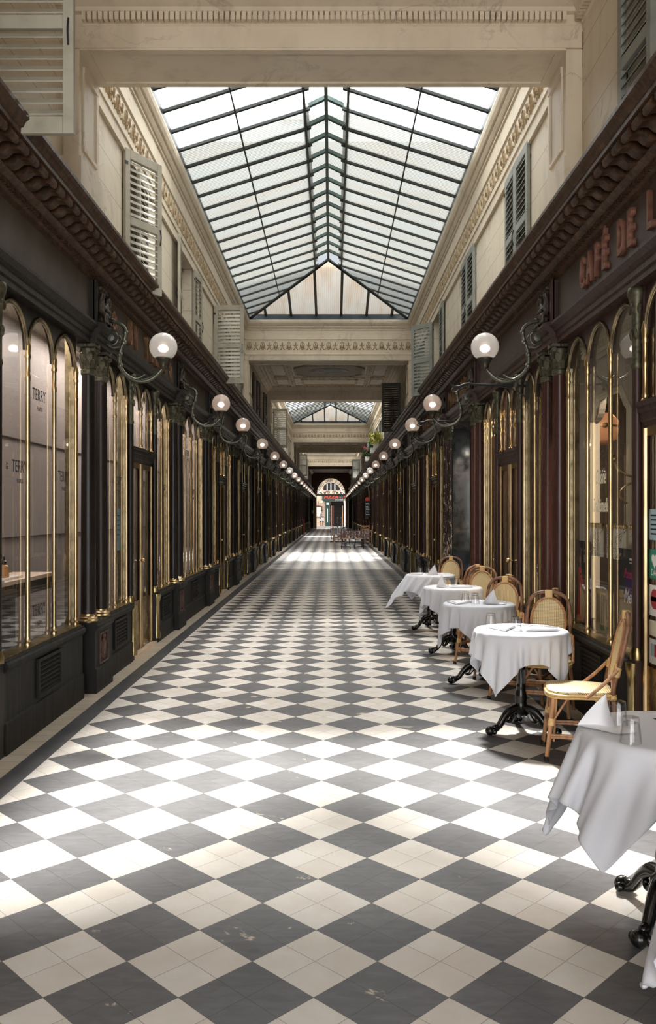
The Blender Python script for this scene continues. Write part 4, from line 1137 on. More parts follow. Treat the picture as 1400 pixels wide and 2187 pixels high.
# ------------------------------------------------------------------ shopfronts
X0 = 2.05
def front_parts(s, L, kind, wd, far):
    """list of (name, parent index or None, mesh); local origin at (s*2.05, y start, 0)"""
    out = []
    one_mb = MB(SX(s)) if far else None
    def new(name, mat, par=None):
        if far: one_mb.mat(mat); return one_mb
        m = MB(SX(s)).mat(mat); out.append([name, par, m]); return m
    X = lambda v: v - X0
    na = {'222': 2, '333': 3, '4': 4}[kind]
    e = .16 if (kind == '333' and s < 0) else .07
    if kind == '4': segs = [('w', e, L - e, 4)]
    else:
        dw = .85 if (kind == '333' and s < 0) else 1.14; pw = .11; ww = (L - 2 * e - dw - 2 * pw) / 2
        segs = [('w', e, e + ww, na), ('p', e + ww, e + ww + pw, 0), ('d', e + ww + pw, e + ww + pw + dw, 2), ('p', e + ww + pw + dw, e + ww + 2 * pw + dw, 0), ('w', L - e - ww, L - e, na)]
    SPR = 2.77; seg = 6 if far else 14
    def arches(a, b, n, z0, tubes=True):
        w = (b - a) / n; vr = min(w / 2 + .03, .29)
        sp = new('spandrel', wd)
        for i in range(n):
            c = a + (i + .5) * w; hw = w / 2 - .02
            for k in range(seg):
                t0, t1 = PI * k / seg, PI * (k + 1) / seg
                p0 = (c + hw * math.cos(t0), SPR + vr * math.sin(t0)); p1 = (c + hw * math.cos(t1), SPR + vr * math.sin(t1))
                sp.quad((X(2.135), p0[0], p0[1]), (X(2.135), p1[0], p1[1]), (X(2.135), p1[0], 3.10), (X(2.135), p0[0], 3.10))
                sp.quad((X(2.135), p0[0], p0[1]), (X(2.135), p1[0], p1[1]), (X(2.158), p1[0], p1[1]), (X(2.158), p0[0], p0[1]))
            for q in (-1, 1):
                y0_, y1_ = sorted((c + q * hw, c + q * w / 2)); sp.quad((X(2.135), y0_, SPR), (X(2.135), y1_, SPR), (X(2.135), y1_, 3.10), (X(2.135), y0_, 3.10))
        for i in range(n):
            c = a + (i + .5) * w; hw = w / 2 - .012
            m = new('brass_arch', 'brass_arch')
            for (dr, r, x) in (((0, .012, 2.128), (-.019, .007, 2.132)) if not far else ((-.006, .016, 2.130),)):
                m.tube([(X(x), c + (hw + dr) * math.cos(PI * k / seg), SPR + (vr + dr) * math.sin(PI * k / seg)) for k in range(seg + 1)], r, 6 if not far else 4)
        m0 = None
        for i in range(n + 1):
            y = a + i * w; y = min(max(y, a + .015), b - .015)
            m = new('brass_tube', 'brass')
            if far: m.tube([(X(2.128), y, z0), (X(2.128), y, SPR)], .023, 5)
            else:
                m.lathe([(.028, z0), (.028, z0 + .02), (.02, z0 + .03), (.024, z0 + .05), (.018, z0 + .065), (.018, SPR - .22), (.021, SPR - .21), (.021, SPR - .18), (.018, SPR - .17), (.018, SPR - .06), (.025, SPR - .045), (.02, SPR - .02), (.026, SPR + .03), (.012, SPR + .09)], (X(2.128), y, 0), 10)
    for typ, a, b, n in segs:
        if typ == 'w':
            m = new('plinth', 'plinth_black')
            pr = [(2.25, 0), (2.06, 0), (2.06, .205), (2.075, .22), (2.075, .54), (2.062, .55), (2.045, .575), (2.045, .598), (2.06, .61), (2.06, .622), (2.25, .622)]
            a_, b_ = (a - e if a < .1 else a), (b + e if b > L - .1 else b)
            m.extrude([(X(p), q) for p, q in pr], a_, b_)
            m = new('sill', 'brass_pale'); m.box(X(2.085), X(2.19), a, b, .622, .634)
            arches(a, b, n, .634)
            if not far or True:
                c = (a + b) / 2; vw = .235
                v = new('vent_grille', 'plinth_black'); vi = len(out) - 1
                for p, q, z0, z1 in ((c - vw - .03, c - vw, .245, .53), (c + vw, c + vw + .03, .245, .53), (c - vw, c + vw, .245, .27), (c - vw, c + vw, .505, .53)): v.box(X(2.055), X(2.08), p, q, z0, z1)
                for k in range(7):
                    z = .275 + k * .033; v.add([(X(2.060), c - vw, z), (X(2.060), c + vw, z), (X(2.076), c + vw, z + .026), (X(2.076), c - vw, z + .026), (X(2.060), c - vw, z - .006), (X(2.060), c + vw, z - .006)], [(0, 1, 2, 3), (0, 1, 5, 4)])
            if not far:
                g = new('glass_pane', 'shop_glass'); g.quad((X(2.152), a, .63), (X(2.152), b, .63), (X(2.152), b, 3.08), (X(2.152), a, 3.08))
            else:
                new('', 'shop_glass').quad((X(2.152), a, .63), (X(2.152), b, .63), (X(2.152), b, 3.08), (X(2.152), a, 3.08))
            for q in (a, b):
                m = new('jamb', 'brass_arch'); m.box(X(2.14), X(2.22), q - .03, q + .03, .62, 3.1)
        elif typ == 'p':
            c = (a + b) / 2
            m = new('post', wd)
            m.box(X(2.07), X(2.2), a, b, 0, .62); m.lathe([(.03, .70), (.034, 2.55)], (X(2.10), c, 0), 10); m.box(X(2.12), X(2.2), a, b, .62, 3.1)
            m = new('post_base', 'brass_pale'); m.lathe([(.045, .62), (.045, .66), (.032, .70)], (X(2.10), c, 0), 12); kind == '333' and s < 0 or m.lathe([(.05, .06), (.05, .12), (.036, .16), (.036, .5), (.05, .55), (.05, .6)], (X(2.075), c, 0), 12)
            m = new('post_capital', 'verdigris'); m.lathe([(.032, 2.55), (.040, 2.57), (.033, 2.60), (.033, 2.8), (.037, 2.92), (.048, 3.0), (.062, 3.05), (.064, 3.07), (.056, 3.09)], (X(2.10), c, 0), 12)
            for k in range(6):
                an = 2 * PI * k / 6; m.ball((X(2.10) + .038 * math.cos(an), c + .038 * math.sin(an), 2.78), .013, 6, 4, (1, 1, 3)); m.ball((X(2.10) + .045 * math.cos(an + .5), c + .045 * math.sin(an + .5), 2.95), .014, 6, 4, (1, 1, 2.6))
        else:
            m = new('transom', wd)
            pr = [(2.2, 2.16), (2.12, 2.16), (2.11, 2.19), (2.10, 2.20), (2.10, 2.25), (2.085, 2.26), (2.085, 2.29), (2.07, 2.30), (2.07, 2.32), (2.2, 2.32)]
            m.extrude([(X(p), q) for p, q in pr], a, b)
            arches(a, b, 2, 2.32)
            g = new('fanlight_pane', 'shop_glass'); g.quad((X(2.152), a, 2.3), (X(2.152), b, 2.3), (X(2.152), b, 3.08), (X(2.152), a, 3.08))
            m = new('threshold', 'street_stone'); m.box(X(2.06), X(2.3), a, b, 0, .03)
            h = (a + b) / 2
            for q, (p0, p1) in enumerate(((a, h), (h, b))):
                d = new('door_leaf', 'brass'); di = len(out) - 1
                for u in (p0 + .028, p1 - .028): d.lathe([(.019, .04), (.019, 2.15)], (X(2.128), u, 0), 8 if not far else 5)
                d.box(X(2.13), X(2.17), p0, p1, 2.10, 2.16)
                d.mat('wood_right' if s > 0 else 'plinth_black'); d.box(X(2.15), X(2.18), p0, p0 + .05, .04, 2.15); d.box(X(2.15), X(2.18), p1 - .05, p1, .04, 2.15)
                k_ = new('kick_plate', 'brass_sheet', di); k_.box(X(2.13), X(2.16), p0 + .03, p1 - .03, .05, .60)
                g = new('door_glass', 'shop_glass', di); g.quad((X(2.152), p0, .6), (X(2.152), p1, .6), (X(2.152), p1, 2.12), (X(2.152), p0, 2.12))
                if q == 0:
                    hd = new('handle', 'brass', di); hd.ball((X(2.09), p1 - .05, 1.05), .028, 10, 6); hd.tube([(X(2.14), p1 - .05, 1.05), (X(2.09), p1 - .05, 1.05)], .01, 6)
    if far: out = [['front', None, one_mb]]
    return [(n_, p_, m_.mesh('front_' + n_, False)) for n_, p_, m_ in out]
FC = {}
SHOP = {}
KD = {-1: {0: '333', 2: '4'}, 1: {0: '333'}}
for s in (-1, 1):
    for i in range(len(PY)):
        a = PY[i] + .28; b = (PY[i + 1] if i + 1 < len(PY) else 82.4 + .28) - .28
        if b - a < 1: continue
        if s > 0 and i == 2: continue       # recessed mirror bay
        kind = KD[s].get(i, '222'); far = i >= 9
        wd = 'wood_left' if s < 0 else 'wood_right'
        Lr = b - a if kind != '222' else (3.49 if b - a > 2.6 else b - a)
        key = (s, kind, far, round(Lr, 2))
        if key not in FC: FC[key] = front_parts(s, Lr, kind, wd, far)
        look = {'333': 'with triple arches beside its door', '4': 'of four arched panes', '222': 'with central double door'}[kind]
        t = thing('shopfront', 'brass and wood shopfront %s, %s bay on the %s wall' % (look, ORD[i + 1], SIDE[s]), 'shopfront', (s * X0, a, 0), 0, 'brass and wood shopfronts')
        t.scale.y = (b - a) / Lr
        made = []
        for nm, par, me in FC[key]:
            if far:   # too small in the photograph to show its parts
                o = link('front', me, t)
                made.append(o)
            else: made.append(link(nm, me, t if par is None else made[par]))
        SHOP[(s, i)] = t

# recessed dark bay with a mirror, right wall between second and third column pairs
a, b = PY[2] + .28, PY[3] - .28
m = MB().mat('plinth_black')
m.box(2.06, 2.9, b - .12, b + .02, 0, 3.1); m.box(2.06, 2.9, a - .02, a + .06, 0, 3.1); m.mat('shop_dark'); m.box(2.85, 2.9, a, b, 0, 3.1); m.mat('wood_right'); m.box(2.1, 2.9, a, b, 3.02, 3.1)
struct('wall_recess', m)
t = thing('mirror_panel', 'tall foxed mirror on the jamb of the dark recessed bay, right wall', 'mirror', (2.25, b - .20, .62), math.radians(-20))
m = MB().mat('mirror'); m.box(-.14, .14, -.012, 0, 0, 2.4); m.build('glass', t)
m = MB().mat('plinth_black'); m.box(-.17, .17, -.02, 0, -.03, 0); m.box(-.17, -.14, -.02, 0, 0, 2.4); m.box(.14, .17, -.02, 0, 0, 2.4); m.build('frame', t)
for k, (x, y) in enumerate(((2.095, b - .1), (2.44, b - .16))):
    t = thing('column', 'peeling paint brown column %s of the tall foxed mirror on the right wall' % ('in front', 'at the inner edge')[k], 'column', (x, y, .625), 0, 'paired shopfront columns')
    for nm, me in CM['column_peeling']: link(nm, me, t)
m = MB().mat('plinth_black'); m.box(2.03, 2.5, b - .24, b, 0, .62); struct('trim_recess_plinth', m)
for s, y, nm in ((1, 8.62, 'sign_bracket'), (1, 12.05, 'sign_bracket')):
    t = thing('sign_bracket', 'empty black iron sign bracket projecting from the right wall %s' % ('behind the first globe lamp' if y < 10 else 'beyond the second globe lamp'), 'bracket', (2.06, y, 2.9), 0, 'iron sign brackets')
    m = MB().mat('iron_dark'); m.tube([(0.02, 0, 0), (-.45, 0, .01), (-.60, 0, .02), (-.68, 0, -.01), (-.74, 0, .0), (-.775, 0, .04)], [.012, .012, .012, .016, .012, .004], 8, sub=4); m.build('bar', t)
    m = MB().mat('iron_dark'); m.tube([(-.66, 0, 0), (-.70, 0, -.06), (-.76, 0, -.05), (-.74, 0, -.02)], .008, 6, sub=4); m.build('scroll', t)
    m = MB().mat('iron_dark'); m.box(.0, .03, -.02, .02, -.14, .05); m.tube([(0.01, 0, -.12), (-.12, 0, -.04), (-.3, 0, 0)], .008, 6, sub=4); m.build('wall_plate', t)

# raised letters and rosettes on the friezes
def sign(s, x, y, z, body, size, mat, name, label, sx=.62, ext=.014, sp=None, off=.006, cat='lettering'):
    t = thing(name, label, cat, (s * x, y, z))
    n = len(body); u = 0
    for k, ch in enumerate(body):
        if ch != ' ':
            me = text_mesh(ch, size, ext, sx, 0, mat=mat, bevel=.002, off=off)
            yy = k * sp
            me.transform(wall_mat(s, -s * ext, (yy if s < 0 else -yy), 0))
            link('letter', me, t)
    return t
sign(1, 2.075, 6.62, 3.475, "CAFÉ DE L'ÉPOQUE", .34, 'letter_red', 'raised_lettering', 'rust red raised shop name letters on the right frieze', .55, .016, .175, .005)
sign(-1, 2.075, 8.85, 3.475, 'BY TERRY', .34, 'letter_gold', 'raised_lettering', 'gilt brown raised shop name letters on the left frieze', .6, .016, .26, .006)
def rosette(x, y, z, label):
    t = thing('rosette', label, 'ornament', (x, y, z), 0, 'frieze rosettes')
    s = 1 if x > 0 else -1
    m = MB(SX(s)).mat('letter_gold')
    m.ball((-.01, 0, 0), .035, 8, 5, (.5, 1, 1))
    for k in range(6):
        a = PI / 2 + 2 * PI * k / 6; m.ball((-.008, .065 * math.cos(a), .075 * math.sin(a)), .035, 8, 5, (.4, 1, 1.1))
    m.build('petals', t)
rosette(-2.075, 8.24, 3.47, 'gilt rosette before the raised letters on the left frieze'); rosette(-2.075, 11.1, 3.47, 'gilt rosette after the raised letters on the left frieze')
sign(1, 2.075, 14.2, 3.475, 'PASSAGE', .36, 'letter_gold', 'raised_lettering', 'gilt letters on the right frieze over the recessed bay', .6, .016, .28, .014)
sign(1, 2.075, 18.1, 3.475, 'GALERIE', .36, 'letter_gold', 'raised_lettering', 'gilt letters on the right frieze past the recessed bay', .6, .016, .42, .014)

# ------------------------------------------------------------------ shutters
def shutter(matn, W=.52, H=1.36):
  out = []
  if True:
    m = MB().mat(matn)
    for (x0, x1, z0, z1) in ((0, .065, 0, H), (W - .065, W, 0, H), (.065, W - .065, 0, .10), (.065, W - .065, H - .09, H), (.065, W - .065, .62, .70)): m.bbox(x0, x1, -.018, .018, z0, z1, .003)
    out.append(('frame', m.mesh('shutter_frame')))
  for flip in (1, -1):
    m = MB(Matrix.Diagonal((1, flip, 1, 1))).mat(matn)
    for z0, z1 in ((.10, .62), (.70, H - .09)):
        n = int(round((z1 - z0) / .062))
        for k in range(n):
            z = z0 + (k + .5) * (z1 - z0) / n
            m.add([(.06, -.022, z - .026), (W - .06, -.022, z - .026), (W - .06, .022, z + .018), (.06, .022, z + .018), (.06, -.022, z - .018), (W - .06, -.022, z - .018), (W - .06, .022, z + .026), (.06, .022, z + .026)],
                  [(0, 1, 2, 3), (4, 5, 6, 7), (0, 1, 5, 4), (3, 2, 6, 7), (0, 3, 7, 4), (1, 2, 6, 5)])
    out.append(('slats%d' % flip, m.mesh('shutter_slats')))
  if True:
    m = MB().mat('iron_dark'); m.tube([(W - .03, -.02, .52), (W - .03, -.035, .60), (W - .03, -.02, .68)], .006, 6, sub=3)
    for z in (.15, 1.2): m.box(-.01, .03, -.024, -.018, z, z + .03)
    out.append(('ironwork', m.mesh('shutter_iron')))
  return out
SH = {k: shutter(k) for k in ('shutter_paint', 'shutter_grey', 'shutter_dark')}
nsh = {-1: 0, 1: 0}
def leaf(s, y, ang, matn, state, z=3.84):
    """hinge at wall plane; ang measured from +Y (into the passage) : direction of the leaf in plan for the right/left wall"""
    nsh[s] += 1
    d = Vector((-s * math.sin(ang), math.cos(ang)))
    rz = math.atan2(d.y, d.x)
    t = thing('shutter', '%s louvred shutter %s, %s from the camera, %s wall' % ({'shutter_paint': 'cream', 'shutter_grey': 'pale grey', 'shutter_dark': 'dark olive'}[matn], state, ORD[nsh[s]] if nsh[s] < 23 else 'last', SIDE[s]), 'shutter', (s * 1.975, y, z), rz, 'window shutters')
    yx, yy = -math.sin(rz), math.cos(rz); want = -1 if (-s * yx > .4 or (abs(yx) <= .4 and yy < 0)) else 1
    for nm, me in SH[matn]:
        if nm.startswith('slats'):
            if int(nm[5:]) == want: link('slats', me, t)
        else: link(nm, me, t)
R_ = math.radians
for spec in [(4.97, 90, 'shutter_paint', 'standing open across the passage'), (8.27, 31, 'shutter_paint', 'half open'), (9.3, 178, 'shutter_paint', 'closed'), (11.35, 172, 'shutter_paint', 'folded back'), (12.4, 4, 'shutter_paint', 'folded back'),
             (14.6, 92, 'shutter_paint', 'standing open across the passage'), (15.6, 4, 'shutter_paint', 'folded back'), (17.3, 176, 'shutter_paint', 'folded back'), (18.3, 3, 'shutter_paint', 'folded back'), (22.0, 176, 'shutter_dark', 'folded back'), (22.9, 4, 'shutter_dark', 'folded back'), (25.2, 4, 'shutter_dark', 'folded back'),
             (29.1, 88, 'shutter_paint', 'standing open across the passage'), (32.5, 20, 'shutter_paint', 'half open'), (36.0, 8, 'shutter_paint', 'folded back'), (39.6, 4, 'shutter_paint', 'folded back'), (45.4, 4, 'shutter_dark', 'folded back'), (51.9, 88, 'shutter_paint', 'standing open across the passage'), (56.5, 62, 'shutter_paint', 'half open'), (60.0, 6, 'shutter_paint', 'folded back')]:
    leaf(-1, spec[0], R_(spec[1]), spec[2], spec[3])
for spec in [(4.97, 2, 'shutter_grey', 'folded flat on the wall'), (8.12, 1, 'shutter_grey', 'closed'), (9.16, 179, 'shutter_grey', 'closed'), (11.2, 1, 'shutter_grey', 'closed'), (12.25, 179, 'shutter_grey', 'closed'), (14.75, 178, 'shutter_grey', 'folded back'), (15.85, 43, 'shutter_grey', 'half open'), (18.3, 3, 'shutter_grey', 'folded back'),
             (23.3, 80, 'shutter_dark', 'standing open across the passage'), (26.0, 3, 'shutter_dark', 'folded back'), (29.5, 3, 'shutter_grey', 'folded back'), (32.8, 3, 'shutter_grey', 'folded back'), (36.2, 3, 'shutter_grey', 'folded back'), (39.6, 3, 'shutter_grey', 'folded back'), (45.4, 3, 'shutter_dark', 'folded back'), (53.3, 3, 'shutter_grey', 'folded back'), (57, 85, 'shutter_grey', 'standing open across the passage'), (61, 3, 'shutter_grey', 'folded back')]:
    leaf(1, spec[0], R_(spec[1]), spec[2], spec[3])

# planters on the right cornice
def plant(x, y, z, r, mat, label, flowers=False):
    t = thing('potted_plant', label, 'plant', (x, y, z))
    m = MB().mat('pot_white'); m.box(-.09, .09, -.28, .28, 0, .2); m.build('trough', t)
    m = MB().mat(mat); rnd = random.Random(int(y * 10))
    for k in range(260):
        a, b = rnd.uniform(0, 2 * PI), rnd.uniform(-.4, 1) ; rr = r * rnd.uniform(.4, 1)
        c = Vector((rr * math.cos(a) * .55, rr * math.sin(a), .28 + rr * b * .8)); u = Vector((rnd.gauss(0, 1), rnd.gauss(0, 1), rnd.gauss(0, 1))).normalized(); w = u.orthogonal().normalized()
        L_ = .09; m.add([c - u * L_, c - w * .035, c + u * L_, c + w * .035], [(0, 1, 2), (0, 2, 3)])
    m.build('foliage', t)
    if flowers:
        m = MB().mat('flower_pink')
        for k in range(6): m.ball((rnd.uniform(-.15, .0), rnd.uniform(-.2, .2), .5 + rnd.uniform(0, .2)), .04, 6, 4)
        m.build('flowers', t)
plant(1.71, 31.0, 3.97, .42, 'leaf_yellow', 'yellow green plant in a white trough on the right cornice')
plant(1.71, 33.6, 3.97, .36, 'leaf_dark', 'dark green plant on the right cornice behind the yellow one')
plant(1.71, 39.0, 3.97, .36, 'leaf_dark', 'pink flowering plant on the right cornice, farthest of the plants', True)

# ------------------------------------------------------------------ writing and contents of the left perfume shop
def decal(s, x, y, z, body, size, mat, sx=1.0, shear=0.0, off=0.0):
    me = text_mesh(body, size, .0006, sx, shear, mat=mat, off=off); me.transform(wall_mat(s, 0, 0, 0)); return me
GX = 2.149
for k, (y, z) in enumerate(((5.95, 1.92), (6.35, 2.48), (6.35, .86), (6.93, 1.89), (8.70, 1.92), (9.83, 1.92), (10.6, 2.5), (11.05, 1.92), (10.6, .84), (12.4, 1.94), (13.4, 1.92), (12.9, 2.5))):
    t = thing('window_logo', 'black shop logo lettering on the left shop glass, %s from the camera' % ORD[k + 1], 'lettering', (-GX + .004, y, z), 0, 'window logos')
    link('name_line', decal(-1, 0, 0, 0, 'TERRY', .125, 'logo_ink', .78), t)
    me = decal(-1, 0, 0, 0, 'PARIS', .045, 'logo_ink', 1.1); me.transform(Matrix.Translation((0, 0.01, -.1))); link('city_line', me, t)
    me = text_mesh('BY', .05, .0006, .9, 0, mat='logo_ink'); me.transform(Matrix.Rotation(PI / 2, 4, 'Z')); me.transform(wall_mat(-1, 0, 0, 0)); me.transform(Matrix.Translation((0, -.225, 0))); link('small_word', me, t)
t = thing('paper_notice', 'pale blue paper notice taped inside the second left shopfront', 'notice', (-2.175, 8.76, 1.42))
m = MB().mat('notice_blue'); m.box(0, .002, -.15, .15, -.22, .22); m.build('sheet', t)
m = MB().mat('logo_ink')
for k in range(5): m.box(.002, .003, .0, .11, .14 - k * .05, .15 - k * .05)
m.box(.002, .003, -.11, -.05, -.1, .08); m.build('print', t)
# shelf and bottles
t = thing('display_shelf', 'pale lit display shelf inside the first left shop window', 'shelf', (-2.52, 6.3, 1.0))
m = MB().mat('shelf_stone'); m.box(-.18, .18, -1.0, 1.0, .05, .08); m.build('slab', t)
m = MB().mat('shelf_edge'); m.box(-.18, .18, -1.0, 1.0, -.05, .05); m.box(-.1, .1, .2, .3, -1.0, -.05); m.build('base', t)
def bottle(y, x, z, h, kind, label):
    t = thing('cosmetic_bottle', label, 'bottle', (x, y, z), 0, 'bottles on the display shelf')
    if kind == 'dropper':
        m = MB().mat('serum'); m.lathe([(0, 0), (.036, 0), (.04, .01), (.034, h * .55), (.018, h * .62), (0, h * .62)], seg=14); m.build('body', t)
        m = MB().mat('cap_black'); m.lathe([(.02, h * .62), (.02, h * .78), (.01, h * .82), (.008, h), (0, h)], seg=12); m.build('dropper_cap', t)
    else:
        m = MB().mat('sticker_white'); m.lathe([(0, .02), (.024, .02), (.022, h * .75), (0, h * .75)], seg=14); m.build('body', t)
        m = MB().mat('cap_black'); m.lathe([(0, 0), (.027, 0), (.027, .025), (0, .025)], seg=12); m.lathe([(.014, h * .75), (.012, h), (0, h)], seg=12); m.build('cap', t)
SZ = 1.08
for k, (y, x, w) in enumerate(((5.72, -2.46, .16), (5.98, -2.5, .2))):
    t = one('acrylic_riser', MB().mat('acrylic'), None, 'clear acrylic riser %s on the display shelf' % ('at the left end', 'under the white tube')[k], 'display stand', 'risers', (x, y, SZ))
    m = MB().mat('acrylic'); m.box(-.06, .06, -w / 2, w / 2, 0.001, .11); t.data = m.mesh('riser')
bottle(5.70, -2.46, SZ + .112, .16, 'dropper', 'dropper serum bottle at the left end of the display shelf')
bottle(5.93, -2.47, SZ + .112, .2, 'tube', 'white tube with black cap on the clear riser')
bottle(6.03, -2.5, SZ + .112, .15, 'dropper', 'dropper bottle right of the white tube on the riser')
bottle(5.84, -2.42, SZ + .001, .12, 'dropper', 'small dark capped bottle low between the two risers')
bottle(6.42, -2.44, SZ + .02, .16, 'dropper', 'nearer of two round dropper bottles at the right of the shelf')
bottle(6.52, -2.5, SZ + .02, .17, 'dropper', 'farther of two round dropper bottles at the right of the shelf')
for k, (y, w) in enumerate(((6.45, .12), (6.05, .1), (6.62, .06))):
    m = MB().mat('sticker_white'); m.box(-.05, .05, -w, w, 0, .018); one('product_box', m, None, 'thin white carton lying on the display shelf, %s' % ('under the round bottles', 'before the riser', 'at the right end')[k], 'box', 'cartons', (-2.44 if k != 1 else -2.38, y, SZ + .001))
t = thing('arched_mirror', 'round topped wooden mirror behind the display shelf', 'mirror', (-2.72, 5.7, SZ))
pts = [(0, -.22, 0), (0, -.22, .42)] + [(0, -.22 * math.cos(PI * k / 12), .42 + .22 * math.sin(PI * k / 12)) for k in range(1, 12)] + [(0, .22, .42), (0, .22, 0)]
m = MB().mat('mirror_wood'); m.tube(pts, .025, 8); m.build('frame', t)
m = MB().mat('panel_pink'); m.extrude([(p[1], p[2]) for p in pts], -.012, -.004, 'X'); m.build('glass', t)
m = MB().mat('shelf_stone'); m.box(-.02, .05, -.2, .2, .28, .30); m.build('ledge', t)
def downlight(x, y, label):
    t = thing('ceiling_spotlight', label, 'lamp', (x, y, 3.37), 0, 'recessed spotlights')
    m = MB().mat('downlight'); m.lathe([(0, 0), (.05, 0), (.05, .01), (0, .01)], seg=16); m.build('disc', t)
    m = MB().mat('sticker_white'); m.lathe([(.05, -.005), (.065, -.005), (.065, .01), (.05, .01)], seg=16); m.build('ring', t)
for k, y in enumerate((5.2, 6.6, 8.4, 10.6, 12.4, 13.7)): downlight(-2.5, y, 'recessed ceiling spotlight in the left shop, %s from the camera' % ORD[k + 1])

# ------------------------------------------------------------------ cafe interior on the right
t = thing('cafe_partition', 'cream framed partition with a dark glazed opening inside the cafe window', 'partition', (2.55, 7.45, 0))
m = MB().mat('panel_cream')
m.box(0, .06, -2.2, -.5, 0, 3.35); m.box(0, .06, .5, 1.7, 0, 3.35); m.box(0, .06, -.5, .5, 2.66, 3.35)
for s_ in (-1, 1):
    m.extrude([(s_ * .5, 2.66), (s_ * .3, 2.66)] + [(s_ * (.5 - .2 * math.cos(PI / 2 * k / 6)), 2.66 - .2 * math.sin(PI / 2 * k / 6)) for k in range(1, 7)], 0, .06, 'X')
m.build('panel', t)
m = MB().mat('sticker_cream')
m.tube([(-.01, .5, .6), (-.01, .5, 2.46), (-.01, .42, 2.52), (-.01, .3, 2.66), (-.01, -.3, 2.66), (-.01, -.42, 2.52), (-.01, -.5, 2.46), (-.01, -.5, .6)], .03, 6); m.build('moulding', t)
t = thing('pendant_lamp', 'pinkish glass pendant lamp with brass band inside the cafe', 'lamp', (2.95, 9.05, 2.52))
m = MB().mat('pendant_glass'); m.lathe([(0, -.2), (.12, -.19), (.19, -.13), (.21, -.03), (.21, .06), (.14, .14), (0, .15)], seg=24); m.build('shade', t)
m = MB().mat('brass'); m.lathe([(.212, -.012), (.217, -.012), (.217, .008), (.212, .008)], seg=24); m.ball((0, -.22, -.0), .03, 8, 6); m.build('band', t)
m = MB().mat('iron_black'); m.lathe([(.09, .14), (.1, .15), (.1, .22), (.03, .24), (.012, .26), (.012, .86)], seg=14); m.build('stem', t)
m = MB().mat('brass')
m.tube([(0, 0, 0), (-.06, 0, -.03), (-.16, 0, .02), (-.2, 0, .09)], .01, 6, sub=4); m.ball((-.2, 0, .11), .03, 8, 6); m.tube([(0, -.02, -.08), (-.1, -.02, -.1), (-.16, -.02, -.18), (-.1, -.02, -.25)], .01, 6, sub=4)
o = one('coat_hook', m, None, 'curled brass coat hook on the cream cafe partition', 'hook'); o.location = (2.54, 6.75, 1.92)
def poster(y0, y1, z0, z1, mat, label, x=2.172):
    t = thing('poster', label, 'poster', (x, (y0 + y1) / 2, z0)); h = (y1 - y0) / 2
    m = MB().mat(mat); m.box(0, .004, -h, h, 0, z1 - z0); m.build('sheet', t); return t
def words(t, dy, dz, body, size, mat, sx=.7, shear=0, name='lettering'):
    me = text_mesh(body, size, .0005, sx, shear, mat=mat); me.transform(wall_mat(1, -.002, dy, dz)); link(name, me, t)
t = poster(6.80, 7.24, .66, 1.36, 'poster_dark', 'dark poster with a figure in a long red dress in the cafe window')
m = MB().mat('red_dress'); m.add([(-.002, .16, .02), (-.002, .02, .02), (-.002, .05, .3), (-.002, .03, .47), (-.002, .13, .48), (-.002, .12, .3)], [(0, 1, 2, 5), (2, 3, 4, 5)]); m.add([(-.002, .05, .44), (-.002, -.06, .3), (-.002, -.05, .28), (-.002, .05, .36)], [(0, 1, 2, 3)]); m.build('red_dress_figure', t)
m = MB().mat('skin'); m.lathe([(0, -.002), (.028, -.002), (.028, 0), (0, 0)], (0, .08, .54), 12, 'X'); m.build('face', t)
words(t, -.12, .55, 'BUFFET', .09, 'sticker_white', .55)
m = MB().mat('sticker_white'); m.box(-.0015, 0, -.2, -.05, .615, .63); m.build('small_print', t)
t = poster(5.70, 6.14, .8, 1.34, 'poster_dark', 'dark poster with a white handwritten name in the cafe window')
m = MB().mat('poster_violet'); m.box(-.0015, 0, -.2, .08, .18, .38); m.build('violet_block', t)
words(t, -.06, .20, 'Merola', .15, 'sticker_white', .8, .35); words(t, -.04, .36, 'Pommela', .10, 'neon_pink', .8, .35)
m = MB().mat('sticker_white'); m.box(-.0015, 0, -.12, .0, .46, .475); m.box(-.0015, 0, -.12, .0, .44, .446); m.build('small_print', t)
t = poster(6.26, 6.68, .66, 1.0, 'poster_cream', 'cream poster with faint stripes low in the cafe window')
m = MB().mat('poster_dark')
for k in range(7): m.box(-.0015, 0, -.15 + k * .05, -.14 + k * .05, .08, .3)
m.build('stripes', t); words(t, 0, .04, 'MAI - 29', .06, 'notice_green', .9)
t = thing('window_lettering', 'cream italic words painted on the middle cafe pane', 'lettering', (2.149, 6.49, 1.75))
for z, w, sz in ((.12, 'Cuisine', .16), (-.10, 'Traditionnelle', .15)):
    me = text_mesh(w, sz, .0005, 0.52 if z > 0 else .42, .4, mat='sticker_cream', off=.002); me.transform(wall_mat(1, 0, 0, z)); link('word', me, t)
for k, (a_, b_) in enumerate(((5.72, 6.10), (6.18, 6.60), (6.70, 7.06))):
    t = thing('lace_curtain', 'short cream lace valance in the cafe window, %s pane from the column pair' % ('third', 'second', 'first')[k], 'curtain', (2.24, a_, 1.48), 0, 'lace valances')
    m = MB().mat('lace'); n = 24
    for q in range(n):
        u0, u1 = (b_ - a_) * q / n, (b_ - a_) * (q + 1) / n; x0_, x1_ = .012 * math.sin(q * 1.3), .012 * math.sin((q + 1) * 1.3)
        m.quad((x0_, u0, -.24), (x1_, u1, -.24), (x1_, u1, .0), (x0_, u0, .0), True)
    m.build('lace', t)
    m = MB().mat('brass'); m.tube([(0, 0, .02), (0, b_ - a_, .02)], .008, 8)
    for q in range(9): m.lathe([(.012, -.004), (.02, 0), (.012, .004)], (0, (b_ - a_) * (q + .5) / 9, .012), 8, 'Y')
    m.build('rail_and_rings', t)
